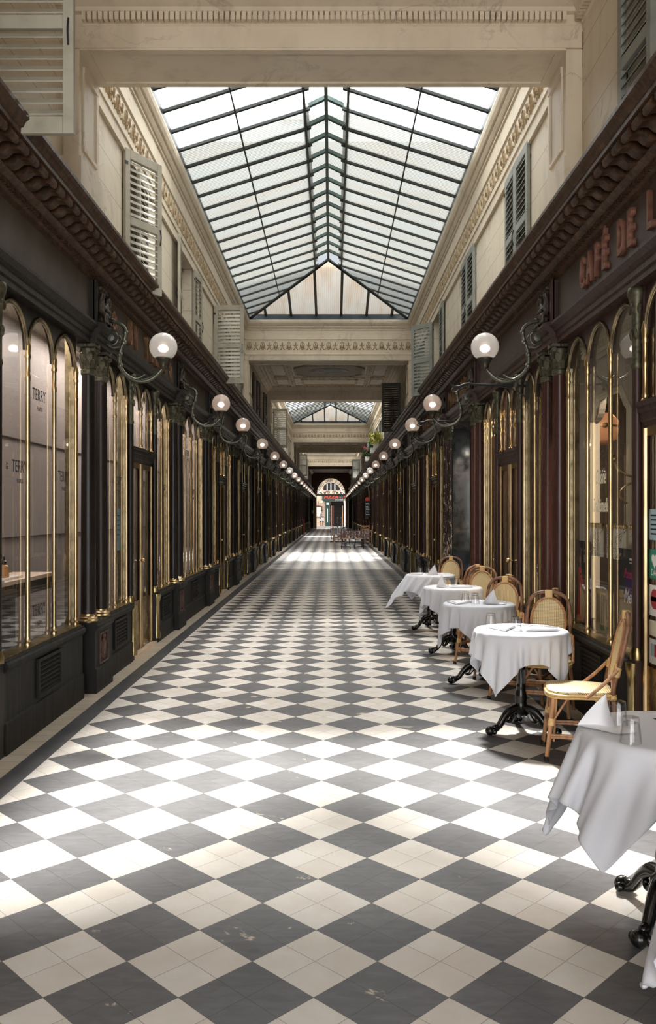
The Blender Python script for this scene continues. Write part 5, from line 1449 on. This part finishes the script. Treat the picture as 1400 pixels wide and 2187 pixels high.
# notices on the near cafe door
for k, (z, h, mat, lab) in enumerate(((1.42, .2, 'notice_blue', 'pale blue printed notice, topmost on the near cafe door'), (1.17, .19, 'notice_green', 'green defibrillator notice with white heart on the near cafe door'), (.93, .2, 'sticker_white', 'white notice with a dark red seal on the near cafe door'), (.80, .1, 'sticker_cream', 'small cream card notice below the red seal'), (.62, .16, 'sticker_white', 'white card logo sticker, lowest on the near cafe door'))):
    t = thing('door_notice', lab, 'notice', (2.146, 5.39, z)); m = MB().mat(mat); m.box(0, .003, -.09, .09, 0, h); m.build('sheet', t)
    if k == 0:
        m = MB().mat('logo_ink')
        for q in range(5): m.box(-.001, 0, -.06 + .01 * (q % 2), .065, .155 - q * .03, .165 - q * .03)
        m.build('print_lines', t)
    if k == 1:
        words(t, 0, .04, 'DAE', .06, 'sticker_white', 1.0)
        m = MB().mat('sticker_white'); hp = [(.05 * math.sin(a) ** 3, .12 + .0032 * (13 * math.cos(a) - 5 * math.cos(2 * a) - 2 * math.cos(3 * a) - math.cos(4 * a))) for a in [2 * PI * q / 24 for q in range(24)]]
        m.extrude(hp, -.002, 0, 'X'); m.build('heart', t)
    if k == 2:
        m = MB().mat('seal_red'); m.lathe([(.045, -.002), (.065, -.002), (.065, 0), (.045, 0)], (0, 0, .11), 20, 'X'); m.box(-.002, 0, -.06, .06, .095, .125); m.build('seal', t)
    if k == 4:
        m = MB().mat('seal_red'); m.box(-.002, 0, -.06, .0, .05, .13); m.mat('notice_blue'); m.box(-.002, 0, .0, .06, .05, .13); m.build('mark', t)
SKY_STRENGTH, SUN_STRENGTH, EXPOSURE = 4.0, 10.5, 0.85
# ------------------------------------------------------------------ bistro tables
def drape(side, r, zt, rot, off, seed, N=50, rect=None, wind=(0, 0), steps=420):
    """square cloth let fall over a round top: position based dynamics"""
    rng = np.random.default_rng(seed)
    sx_, sy_ = (side, side) if rect is None else rect
    gx, gy = np.meshgrid(np.linspace(-sx_ / 2, sx_ / 2, N), np.linspace(-sy_ / 2, sy_ / 2, N), indexing='ij')
    c, s = math.cos(rot), math.sin(rot)
    P = np.stack([gx * c - gy * s + off[0], gx * s + gy * c + off[1], np.full_like(gx, zt + .003)], -1)
    P[..., 2] += rng.normal(0, .002, gx.shape)
    rad = np.hypot(P[..., 0], P[..., 1])
    P[..., 2] -= np.clip(rad - r, 0, None) * .3
    ang = np.arctan2(P[..., 1], P[..., 0])
    ph = rng.uniform(0, 6.28, 3)
    P[..., 2] += np.clip(rad - r, 0, None) * .45 * (np.sin(ang * 6 + ph[0]) + .7 * np.sin(ang * 10 + ph[1]))
    Q = P.copy(); dx, dy = sx_ / (N - 1), sy_ / (N - 1); dd = math.hypot(dx, dy)
    cons = []
    for st in (0, 1):
        cons.append((np.s_[st:N - 1:2, :], np.s_[st + 1:N:2, :], dx, 1.0)); cons.append((np.s_[:, st:N - 1:2], np.s_[:, st + 1:N:2], dy, 1.0))
        cons.append((np.s_[st:N - 1:2, 0:N - 1], np.s_[st + 1:N:2, 1:N], dd, .5)); cons.append((np.s_[st:N - 1:2, 1:N], np.s_[st + 1:N:2, 0:N - 1], dd, .5))
    for st in (0, 1, 2, 3):
        cons.append((np.s_[st:N - 2:4, :], np.s_[st + 2:N:4, :], 2 * dx, .05)); cons.append((np.s_[:, st:N - 2:4], np.s_[:, st + 2:N:4], 2 * dy, .05))
    def cl(sl, n):   # equalise slices
        return sl
    dt2 = (1 / 90.0) ** 2
    for it in range(steps):
        rad = np.hypot(P[..., 0], P[..., 1]); V = (P - Q) * .97; Q = P.copy(); P = P + V; P[..., 2] -= 9.8 * dt2; hang = (rad > r) * dt2; P[..., 0] += wind[0] * hang; P[..., 1] += wind[1] * hang
        for k in range(5):
            for a, b, L, w in cons:
                A, B = P[a], P[b]
                n0 = min(A.shape[0], B.shape[0]); n1 = min(A.shape[1], B.shape[1])
                A, B = A[:n0, :n1], B[:n0, :n1]
                D = B - A; l = np.linalg.norm(D, axis=-1, keepdims=True) + 1e-9
                C = D * (.5 * w * (l - L) / l)
                A += C; B -= C
            rr = np.hypot(P[..., 0], P[..., 1])
            ins = rr < r + .003
            top = ins & (Q[..., 2] > zt - .006)
            P[..., 2] = np.where(top & (P[..., 2] < zt + .002), zt + .002, P[..., 2])
            side = ins & ~top & (rr > r * .5)
            lim = r + .003 - .30 * np.clip(zt - .03 - P[..., 2], 0, .25)
            f2 = np.where(side & (rr < lim), lim / np.maximum(rr, 1e-6), 1.0)
            P[..., 0] *= f2; P[..., 1] *= f2
        on = (np.hypot(P[..., 0], P[..., 1]) < r * .9) & (np.abs(P[..., 2] - zt) < .01)
        P[on, :2] = Q[on, :2]; Q[on] = P[on]
        P[..., 2] = np.maximum(P[..., 2], .05)
    return P
def grid_mesh(name, P, mat):
    N, M = P.shape[:2]
    me = bpy.data.meshes.new(name)
    me.from_pydata(P.reshape(-1, 3).tolist(), [], [(i * M + j, (i + 1) * M + j, (i + 1) * M + j + 1, i * M + j + 1) for i in range(N - 1) for j in range(M - 1)])
    for p in me.polygons: p.use_smooth = True
    me.materials.append(MATS[mat]); return me
TH, TR = .74, .322
def bistro_parts():
    out = []
    m = MB().mat('iron_dark'); m.lathe([(0, TH - .03), (TR - .01, TH - .03), (TR, TH - .022), (TR, TH - .004), (TR - .006, TH), (0, TH)], seg=40); out.append(('top', m.mesh('table_top')))
    m = MB().mat('iron_black')
    m.lathe([(.0, .12), (.045, .12), (.06, .14), (.062, .165), (.045, .185), (.04, .22), (.046, .25), (.038, .29), (.03, .32), (.034, .335), (.026, .35), (.024, .45), (.032, .455), (.032, .475), (.024, .48), (.022, .68), (.05, .70), (.12, TH - .03), (0, TH - .03)], seg=20)
    for k in range(8):
        a = 2 * PI * k / 8; m.tube([(.026 * math.cos(a), .026 * math.sin(a), .35), (.024 * math.cos(a), .024 * math.sin(a), .68)], .006, 5)
    out.append(('column', m.mesh('table_column')))
    for k in range(3):
        a = 2 * PI * k / 3; m = MB(Matrix.Rotation(a, 4, 'Z')).mat('iron_black')
        m.tube([(.03, 0, .17), (.09, 0, .165), (.15, 0, .12), (.20, 0, .055), (.25, 0, .032), (.275, 0, .035)], [.035, .03, .024, .022, .024, .026], 10, sub=4)
        m.tube([(.06, 0, .13), (.09, 0, .09), (.12, 0, .085), (.125, 0, .105), (.11, 0, .112)], [.02, .016, .013, .011, .009], 8, sub=3)
        m.ball((.272, 0, .034), .034, 12, 8, (1, 1, .95)); m.ball((.255, .028, .03), .02, 8, 6); m.ball((.255, -.028, .03), .02, 8, 6); m.ball((.225, 0, .058), .02, 8, 6, (1.6, 1, .8))
        for q in (-1, 1): m.tube([(.07, q * .022, .155), (.13, q * .02, .12), (.19, q * .016, .05)], .007, 5, sub=3)
        out.append(('leg', m.mesh('table_leg')))
    return out
BP = bistro_parts()
GM = None
def tumbler_parts():
    m = MB().mat('tumbler_glass')
    m.lathe([(.0005, .094), (.029, .094), (.031, .090), (.033, .07), (.040, .0), (.0375, .0), (.0305, .068), (.027, .074), (.0005, .075)], seg=28)
    me = m.mesh('tumbler', False); return me
GM = tumbler_parts()
def fork_mesh():
    m = MB().mat('steel')
    m.tube([(0, -.09, .004), (0, -.02, .005), (0, .03, .010), (0, .05, .006)], [.005, .0035, .0025, .006], 6, sub=3)
    for k in range(4): m.tube([(-.009 + k * .006, .05, .006), (-.009 + k * .006, .075, .003), (-.009 + k * .006, .1, .007)], .0014, 5)
    m.box(-.011, .011, .045, .055, .004, .008); return m.mesh('fork')
def knife_mesh():
    m = MB().mat('steel'); m.tube([(0, -.11, .005), (0, -.01, .005)], [.006, .0045], 6)
    m.extrude([(-.002, -.01), (.008, -.01), (.010, .05), (.006, .10), (-.002, .115)], .003, .0055, 'Z'); return m.mesh('knife')
FK, KN = fork_mesh(), knife_mesh()
def napkin_mesh(kind, seed):
    rnd = random.Random(seed); m = MB().mat('napkin')
    if kind == 'peak':     # folded triangle standing like a sail
        n = 12; vs = []
        for i in range(n + 1):
            u = i / n
            for j in range(n + 1):
                v = j / n
                w = .16 * (1 - v * .98)
                x = (u - .5) * w + .03 * (v ** 2)
                y = .05 * math.sin(PI * u) * (1 - v) - .02 + v * .015
                vs.append((x, y, .002 + .135 * v))
        fs = [(i * (n + 1) + j, (i + 1) * (n + 1) + j, (i + 1) * (n + 1) + j + 1, i * (n + 1) + j + 1) for i in range(n) for j in range(n)]
        m.add(vs, fs, True)
        m.add([(-.09, -.03, .003), (.10, -.06, .003), (.16, .03, .006), (.0, .05, .004)], [(0, 1, 2, 3)])
    else:                  # flat folded triangle with lifted layers
        for k, (L_, D_) in enumerate(((.26, .19), (.23, .16))):
            q = .01 * rnd.uniform(-1, 1); z = .001 + k * .007
            a_, b_, c_ = (-L_ / 2 + q, -.07), (L_ / 2 + q, -.07 + q), (q, -.07 + D_)
            m.add([(a_[0], a_[1], z), (b_[0], b_[1], z), (c_[0], c_[1], z), (a_[0], a_[1], z + .006), (b_[0], b_[1], z + .009), (c_[0], c_[1], z + .012)], [(0, 2, 1), (3, 4, 5), (0, 1, 4, 3), (1, 2, 5, 4), (2, 0, 3, 5)])
    return m.mesh("napkin")
TABS = [  # x, y, rotation of cloth, offset, seed, extra
    (1.33, 2.12, R_(25), (-.05, .03), 3), (1.38, 3.28, R_(8), (-.10, .02), 11), (1.45, 6.12, R_(4), (-.03, -.04), 5), (1.45, 7.87, R_(42), (-.04, -.03), 21), (1.45, 9.58, R_(25), (-.05, -.02), 9), (1.42, 11.5, R_(52), (-.12, .0), 17)]
TN = ['mostly cut off at the right edge', 'in the lower right corner', 'before the sideways rattan chair', 'fourth from the camera', 'second from the row end', 'at the far row end']
for k, (x, y, rot, off, sd) in enumerate(TABS):
    t = thing('bistro_table', 'round bistro table on black claw feet, %s' % TN[k], 'table', (x, y, 0), R_((200, 108, 205, 190, 200, 210)[k]), 'cafe tables')
    for nm, me in BP: link(nm, me, t)
    P = drape((.95, .94, .93, .93, .90, .92)[k], TR + .012, TH + .003, rot, off, sd, wind=((-2.5, 0), (-3.5, -.8), (-.6, -.5), (-1, 0), (-1, 0), (-6, 0))[k])
    o = link('tablecloth', grid_mesh('cloth', P, 'tablecloth')); o.location = (x, y, 0)
    md = o.modifiers.new('sub', 'SUBSURF'); md.levels = 1; md.render_levels = 1
    md = o.modifiers.new('thick', 'SOLIDIFY'); md.thickness = .0025; md.offset = 1
    tag(o, 'white tablecloth draped on the bistro table %s' % TN[k], 'tablecloth', 'white cafe tablecloths')
    if k == 0: continue
    zt = TH + .0095
    # tableware: (dx, dy)
    gl = {1: ((-.165, .08), (-.205, -.18)), 2: ((-.19, .16), (-.05, -.06)), 3: ((-.11, .1), (-.04, -.04)), 4: ((-.07, .12), (.08, .22)), 5: ((-.12, .14), (-.02, .02))}[k]
    for q, (dx, dy) in enumerate(gl):
        o = link('tumbler', GM); o.location = (x + dx, y + dy, zt); tag(o, '%s upturned glass tumbler on the table %s' % (('left', 'right')[q], TN[k]), 'glass', 'upturned tumblers')
    nk = {1: ((-.255, .03, 'peak', -40), (.05, -.06, 'flat', 20)), 2: ((-.14, .0, 'flat', 60), (.12, -.06, 'flat', 10)), 3: ((-.2, -.02, 'flat', 50), (.09, -.10, 'peak', 0)), 4: ((-.15, -.05, 'peak', 40), (.08, -.08, 'flat', 0)), 5: ((.02, -.1, 'peak', 10), (-.18, .0, 'flat', 80))}[k]
    for q, (dx, dy, kd, rz) in enumerate(nk):
        o = link('napkin', napkin_mesh(kd, k * 3 + q)); o.location = (x + dx, y + dy, zt); o.rotation_euler = (0, 0, R_(rz))
        tag(o, '%s white paper napkin on the table %s' % ({'peak': 'standing folded', 'flat': 'flat folded'}[kd] + (' left' if q == 0 else ' right'), TN[k]), 'napkin', 'paper napkins')
    for q, (me, dx, dy, rz, nm) in enumerate(((FK, .10, .12, 80, 'fork'), (KN, .17, .05, 78, 'knife'))):
        o = link(nm, me); o.location = (x + dx, y + dy, zt + .002); o.rotation_euler = (0, 0, R_(rz))
        tag(o, 'steel %s lying on the table %s' % (nm, TN[k]), 'cutlery', nm + 's')

# ------------------------------------------------------------------ rattan chairs
def chair_parts():
    out = []
    def add(n, m): out.append((n, m.mesh('chair_' + n)))
    SHp = []   # seat outline
    def sup(a, w, d, e=.5): 
        c, s = math.cos(a), math.sin(a); return (w * math.copysign(abs(c) ** e, c), d * math.copysign(abs(s) ** e, s))
    n = 36
    m = MB().mat('cane_weave')
    ring = [sup(2 * PI * k / n, .205 if math.sin(2 * PI * k / n) < 0 else .19, .205) for k in range(n)]
    for rr, z in ((0, .449),): pass
    vs = [(0, 0, .447)]; fs = []
    for j, (f, z) in enumerate(((.5, .447), (.85, .451), (1.0, .446), (1.02, .43), (1.0, .41))):
        vs += [(p[0] * f, p[1] * f, z) for p in ring]
    for k in range(n): fs.append((0, 1 + k, 1 + (k + 1) % n))
    for j in range(4):
        for k in range(n): a = 1 + j * n; fs.append((a + k, a + n + k, a + n + (k + 1) % n, a + (k + 1) % n))
    m.add(vs, fs, True); add('seat', m)
    m = MB().mat('wrap')
    for z in (.408, .424): m.tube([(p[0] * 1.03, p[1] * 1.03, z) for p in ring], .009, 6, closed=True)
    add('seat_rim', m)
    def back(z): return .20 + (z - .45) * .22 if z > .45 else .20 + (.45 - z) * .09
    for s in (-1, 1):
        m = MB().mat('rattan'); m.tube([(s * .165, -.165, .43), (s * .185, -.19, .2), (s * .2, -.215, .0)], [.0155, .015, .014], 10, sub=3); m.mat('rubber'); m.lathe([(0, 0), (.017, 0), (.016, .03), (0, .03)], (s * .2, -.215, 0), 10); add('leg', m)
    hoop = [(-.2, back(0), 0), (-.185, back(.25), .25), (-.172, back(.45), .45), (-.172, back(.6), .6), (-.172, back(.76), .76), (-.148, back(.88), .88), (-.08, back(.932), .932), (0, back(.94), .94)]
    m = MB().mat('rattan_bark'); m.tube(hoop + [(-p[0], p[1], p[2]) for p in hoop[-2::-1]], .0155, 10, sub=4); add('back_frame', m)
    # inner oval hoop and woven panel
    oc, orx, orz = .695, .136, .20
    ov = lambda a, f=1.0: (orx * f * math.cos(a) * (1 + .06 * math.sin(a)), back(oc + orz * f * math.sin(a)) - .008, oc + orz * f * math.sin(a))
    m = MB().mat('rattan'); m.tube([ov(2 * PI * k / 32) for k in range(32)], .0125, 8, closed=True)
    add('inner_hoop', m)
    m = MB().mat('cane_weave')
    for dy in (-.006, .006):
        vs = [(0, back(oc) - .008 + dy, oc)]; fs = []
        for f in (.35, .7, .96):
            vs += [(lambda p: (p[0], p[1] + dy * (1.4 - f), p[2]))(ov(2 * PI * k / 32, f)) for k in range(32)]
        for k in range(32): fs.append((0, 1 + k, 1 + (k + 1) % 32))
        for j in range(2):
            for k in range(32): a = 1 + j * 32; fs.append((a + k, a + 32 + k, a + 32 + (k + 1) % 32, a + (k + 1) % 32))
        m.add(vs, fs, True)
    add('woven_back', m)
    m = MB().mat('rattan')
    for z, q in ((.20, 0), (.215, .006)):
        m.tube([(-.19, -.195 + q, z), (.19, -.195 + q, z)], .009, 7); m.tube([(-.185, back(.25), z), (.185, back(.25), z)], .009, 7)
    for s in (-1, 1):
        for z in (.15, .165): m.tube([(s * .19, -.20, z), (s * .188, back(.2), z)], .009, 7)
    add('stretchers', m)
    for s in (-1, 1):
        for pts, r in (([(s * .185, -.185, .235), (s * .17, -.08, .40)], .008), ([(s * .183, back(.25) - .01, .235), (s * .17, .09, .40)], .008), ([(s * .18, -.19, .235), (s * .07, -.18, .405)], .008), ([(s * .17, -.15, .405), (s * .172, -.168, .12)], .007),
                       ([(s * .195, .225, .60), (s * .205, .13, .50), (s * .21, .03, .415)], .0115), ([(s * .05, back(.5) - .002, .515), (s * .13, back(.46), .455)], .01)):
            m = MB().mat('rattan'); m.tube(pts, r, 7, sub=3 if len(pts) > 2 else 0); add('brace', m)
    for s in (-1, 1):
        for pa, pb, r in (((s * .181, -.184, .225), (s * .178, -.178, .27), .021), ((s * .172, back(.55) - .002, .55), (s * .172, back(.61) - .002, .61), .021), ((s * .18, back(.44), .435), (s * .18, back(.41), .405), .020), ((s * .15, back(.58) - .004, .56), (s * .135, back(.62) - .006, .63), .015)):
            m = MB().mat('wrap'); m.tube([pa, pb], r, 10); add('cane_binding', m)
    m = MB().mat('wrap'); m.bbox(-.03, .03, back(.92) - .024, back(.92) + .022, .886, .958, .006); add('cane_binding', m)
    return out
CP = chair_parts()
CH_ = [  # x, y, facing angle (direction the sitter faces, degrees from -Y toward -X), label
    (1.70, 5.55, 101, 'rattan chair seen sideways in front of the table nearest to it'),
    (1.76, 6.64, 20, 'rattan chair facing the camera behind the brightest white table'),
    (1.70, 7.25, 118, 'rattan chair turned away, its back edge showing beside the column pair'),
    (1.70, 8.15, 22, 'rattan chair facing the camera behind the third table'),
    (1.66, 8.88, 125, 'rattan chair hidden behind another, only its top rail showing'),
    (1.76, 9.75, 22, 'rattan chair facing the camera beside the second table from the far end'),
    (1.70, 10.55, 150, 'dark backed rattan chair turned away, second from the far end'),
    (1.72, 12.02, 20, 'rattan chair at the far end of the chair row')]
for x, y, a, lab in CH_:
    t = thing('rattan_chair', lab, 'chair', (x, y, 0), -R_(a), 'rattan cafe chairs')
    for nm, me in CP: link(nm, me, t)

# ------------------------------------------------------------------ distant restaurant terrace
def hoop_chair():
    out = []
    m = MB().mat('pale_wood'); m.lathe([(0, .43), (.2, .43), (.215, .445), (.2, .46), (0, .46)], seg=20); out.append(('seat', m.mesh('hoop_seat')))
    m = MB().mat('bentwood_black')
    for s in (-1, 1):
        for q in (-1, 1): m.tube([(s * .14, q * .14, .43), (s * .2, q * .2, 0)], .015, 6)
    m.tube([(-.16, 0, .2), (.16, 0, .2)], .01, 6); m.tube([(-.17, -.16, .2), (-.17, .17, .2)], .01, 6); m.tube([(.17, -.16, .2), (.17, .17, .2)], .01, 6)
    out.append(('legs', m.mesh('hoop_legs')))
    m = MB().mat('bentwood_black')
    hp = [(-.2, .17, .45), (-.21, .21, .7), (-.17, .24, .87), (0, .26, .95), (.17, .24, .87), (.21, .21, .7), (.2, .17, .45)]
    m.tube(hp, .014, 6, sub=4)
    for x, h in ((-.12, .90), (-.06, .935), (0, .945), (.06, .935), (.12, .90)): m.tube([(x * .8, .17, .45), (x, .17 + (h - .45) * .18, h)], .008, 5)
    out.append(('back', m.mesh('hoop_back')))
    return out
def ladder_chair():
    out = []
    m = MB().mat('pale_wood'); m.bbox(-.2, .2, -.2, .2, .44, .47, .006); out.append(('seat', m.mesh('ladder_seat')))
    m = MB().mat('pale_wood')
    for s in (-1, 1):
        m.box(s * .2, s * .165, -.2, -.165, 0, .45); m.tube([(s * .185, .18, 0), (s * .185, .185, .46), (s * .19, .25, .98)], .019, 6, sub=3)
        for z in (.15, .3): m.box(s * .175, s * .19, -.18, .18, z, z + .025)
    for z in (.2, .33): m.box(-.18, .18, -.19, -.175, z, z + .025)
    for z, dy in ((.58, .2), (.72, .215), (.88, .235)): m.box(-.18, .18, dy - .006, dy + .01, z, z + .07)
    out.append(('frame', m.mesh('ladder_frame'))); return out
HC, LC = hoop_chair(), ladder_chair()
for x, y, rz, P_, lab in ((.69, 36.9, 180, HC, 'black hoop back chair, left of two before the floral table'), (1.26, 36.9, 180, HC, 'black hoop back chair, right of two before the floral table'), (.22, 44.2, 180, HC, 'black hoop back chair beside the far white clothed table'), (.36, 39.3, 90, LC, 'pale wooden chair at the left end of the floral table'), (1.70, 40.6, 0, LC, 'pale wooden ladder back chair behind the floral table'), (1.72, 38.8, -90, LC, 'pale wooden ladder back chair by the right wall at the floral table')):
    t = thing('dining_chair', lab, 'chair', (x, y, 0), R_(rz) if P_ is HC else R_(rz), 'terrace chairs')
    for nm, me in P_: link(nm, me, t)
def big_table(x, y, w, d, cmat, lab, clab, drop):
    t = thing('pedestal_table', lab, 'table', (x, y, 0), 0, 'terrace tables')
    m = MB().mat('iron_black')
    for q in (-1, 1):
        m.box(q * w * .28 - .05, q * w * .28 + .05, -.04, .04, 0.04, .71); m.box(q * w * .28 - .22, q * w * .28 + .22, -.05, .05, 0, .05); m.box(q * w * .28 - .05, q * w * .28 + .05, -.25, .25, 0, .045)
    m.box(-w * .28, w * .28, -.03, .03, .2, .26); m.build('pedestals', t)
    m = MB().mat('pale_wood'); m.box(-w / 2, w / 2, -d / 2, d / 2, .71, .74); m.build('top', t)
    m = MB().mat(cmat); n = 60; per = []
    for k in range(n):   # perimeter
        u = k / n * 4; sd_, f = int(u), u - int(u)
        c = [(-1, -1), (1, -1), (1, 1), (-1, 1)]
        a, b = c[sd_], c[(sd_ + 1) % 4]; per.append((a[0] + (b[0] - a[0]) * f, a[1] + (b[1] - a[1]) * f))
    rows = []
    for z, e in ((.746, .0), (.742, .008), (.60, .02), (.74 - drop, .03)):
        rows.append([(p[0] * (w / 2 + e * (1 + 1.2 * math.sin(k * 1.9)) if z < .7 else w / 2 + e), p[1] * (d / 2 + e * (1 + 1.2 * math.sin(k * 1.9)) if z < .7 else d / 2 + e), z - (.03 * math.sin(k * .9) + (.16 if k % 15 == 0 else 0) if z < .5 else 0)) for k, p in enumerate(per)])
    vs = [p for r in rows for p in r]
    m.add(vs, [(j * n + k, (j + 1) * n + k, (j + 1) * n + (k + 1) % n, j * n + (k + 1) % n) for j in range(3) for k in range(n)], True)
    m.add(rows[0], [list(range(n))])
    o = m.build('tablecloth'); o.location = (x, y, 0); tag(o, clab, 'tablecloth', 'terrace tablecloths')
big_table(1.08, 38.3, 1.36, .8, 'floral_cloth', 'long twin pedestal table under the floral cloth', 'brown floral tablecloth on the far terrace', .36)
big_table(.42, 45.3, .8, .7, 'tablecloth', 'far terrace table at the left under a white cloth', 'white tablecloth on the far terrace table at the left', .34)
for k in range(6):
    o = link('wine_glass', GM); o.location = (.72 + .14 * k, 38.2 + .16 * ((k * 2) % 3 - 1), .748); tag(o, 'clear glass standing on the floral terrace table, %s from the left' % ORD[k + 1], 'glass', 'glasses on the terrace')
m = MB().mat('sign_red'); m.extrude([(-.12, .78), (.12, .78), (.1, .92), (.0, .97), (-.1, .92)], -.02, .02, 'Y'); 
t = thing('menu_board', 'black chalk menu board with orange red top on the right wall', 'sign', (1.88, 42.5, 1.4)); m.build('red_top', t)
m = MB().mat('slate_board'); m.box(-.14, .14, -.02, .02, 0, .78); m.build('board', t)
m = MB().mat('sticker_white')
for k in range(8): m.box(-.1, .1 - .03 * (k % 3), -.024, -.02, .08 + k * .08, .10 + k * .08)
m.build('chalk_lines', t)
m = MB().mat('pale_wood'); m.tube([(.1, 0, .9), (.04, 0, 1.5)], .015, 6); m.build('stick', t)
m = MB().mat('iron_dark'); m.box(.12, .19, -.012, .012, .30, .33); m.box(.12, .19, -.012, .012, .6, .63); m.build('wall_bracket', t)
m = MB().mat('box_grey'); m.bbox(1.88, 2.06, 45.6, 45.9, 1.22, 1.98, .01); one('electrical_cabinet', m, None, 'grey olive wall cabinet behind the chalk menu board', 'cabinet')
t = thing('red_stand', 'slim red upright stand against the left wall near the far end', 'stand', (-1.93, 60.0, 0)); m = MB().mat('red_paint'); m.bbox(-.05, .05, -.05, .05, .03, 1.1, .01); m.build('post', t); m = MB().mat('iron_black'); m.lathe([(0, 0), (.09, 0), (.08, .03), (0, .03)], seg=12); m.build('foot', t)
m = MB().mat('sticker_cream'); m.box(-1.9, -1.72, 82.38, 82.399, 1.45, 1.8); one('wall_notice', m, None, 'small pale notice on the dark panel left of the far exit', 'notice')

# ------------------------------------------------------------------ light, sky, camera
w = bpy.data.worlds.new('sky'); sc.world = w; w.use_nodes = True
bg = w.node_tree.nodes['Background']; bg.inputs[0].default_value = (0.985, 0.985, 0.98, 1); bg.inputs[1].default_value = SKY_STRENGTH
sun = bpy.data.lights.new('sun', 'SUN'); sun.energy = SUN_STRENGTH; sun.angle = R_(6); sun.color = (1.0, .96, .9)
so = link('sun', sun); d = Vector((.02, -.70, -1)).normalized(); so.rotation_euler = d.to_track_quat('-Z', 'Y').to_euler()
def lamp_light(name, loc, e, col=(1, .84, .68), size=.5, down=True):
    l = bpy.data.lights.new(name, 'AREA'); l.energy = e; l.color = col; l.size = size if size < 1 else .5; l.shape = 'DISK'
    if size > 1: l.shape = 'RECTANGLE'; l.size_y = 3.0
    o = link(name, l); o.location = loc; return o
for k, y in enumerate((5.9, 9.6, 13.0)): lamp_light('shop_light', (-2.42, y, 3.34), 30, (1, .9, .82), 1.2)
for x, y, e in ((3.3, 6.2, 80), (3.2, 9.6, 60)): lamp_light('cafe_light', (x, y, 3.34), e, (1, .82, .62), .6)
for s in (-1, 1):
    for y in (16.6, 24.7, 33, 45, 57): lamp_light('far_shop_light', (s * 2.6, y, 3.34), 24, (1, .74, .48), .4)
cam = bpy.data.cameras.new('camera'); co = link('camera', cam); sc.camera = co
co.location = (.07, 0, 1.6); co.rotation_euler = (PI / 2, 0, 0)
cam.sensor_fit = 'VERTICAL'; cam.sensor_height = 36; cam.sensor_width = 36; cam.lens = 1790 / 2187 * 36
cam.shift_x = -8 / 2187; cam.shift_y = .5 / 2187
cam.clip_end = 300
v = sc.view_settings; v.view_transform = 'Standard'; v.look = 'None'; v.gamma = 1; v.use_curve_mapping = False; v.exposure = EXPOSURE
cy = sc.cycles
cy.use_denoising = True
try: cy.denoiser = 'OPENIMAGEDENOISE'
except Exception: pass
cy.max_bounces = 9; cy.diffuse_bounces = 6; cy.glossy_bounces = 4; cy.transmission_bounces = 6; cy.transparent_max_bounces = 16
cy.caustics_reflective = False; cy.caustics_refractive = False; cy.sample_clamp_indirect = 6.0
cy.use_light_tree = True
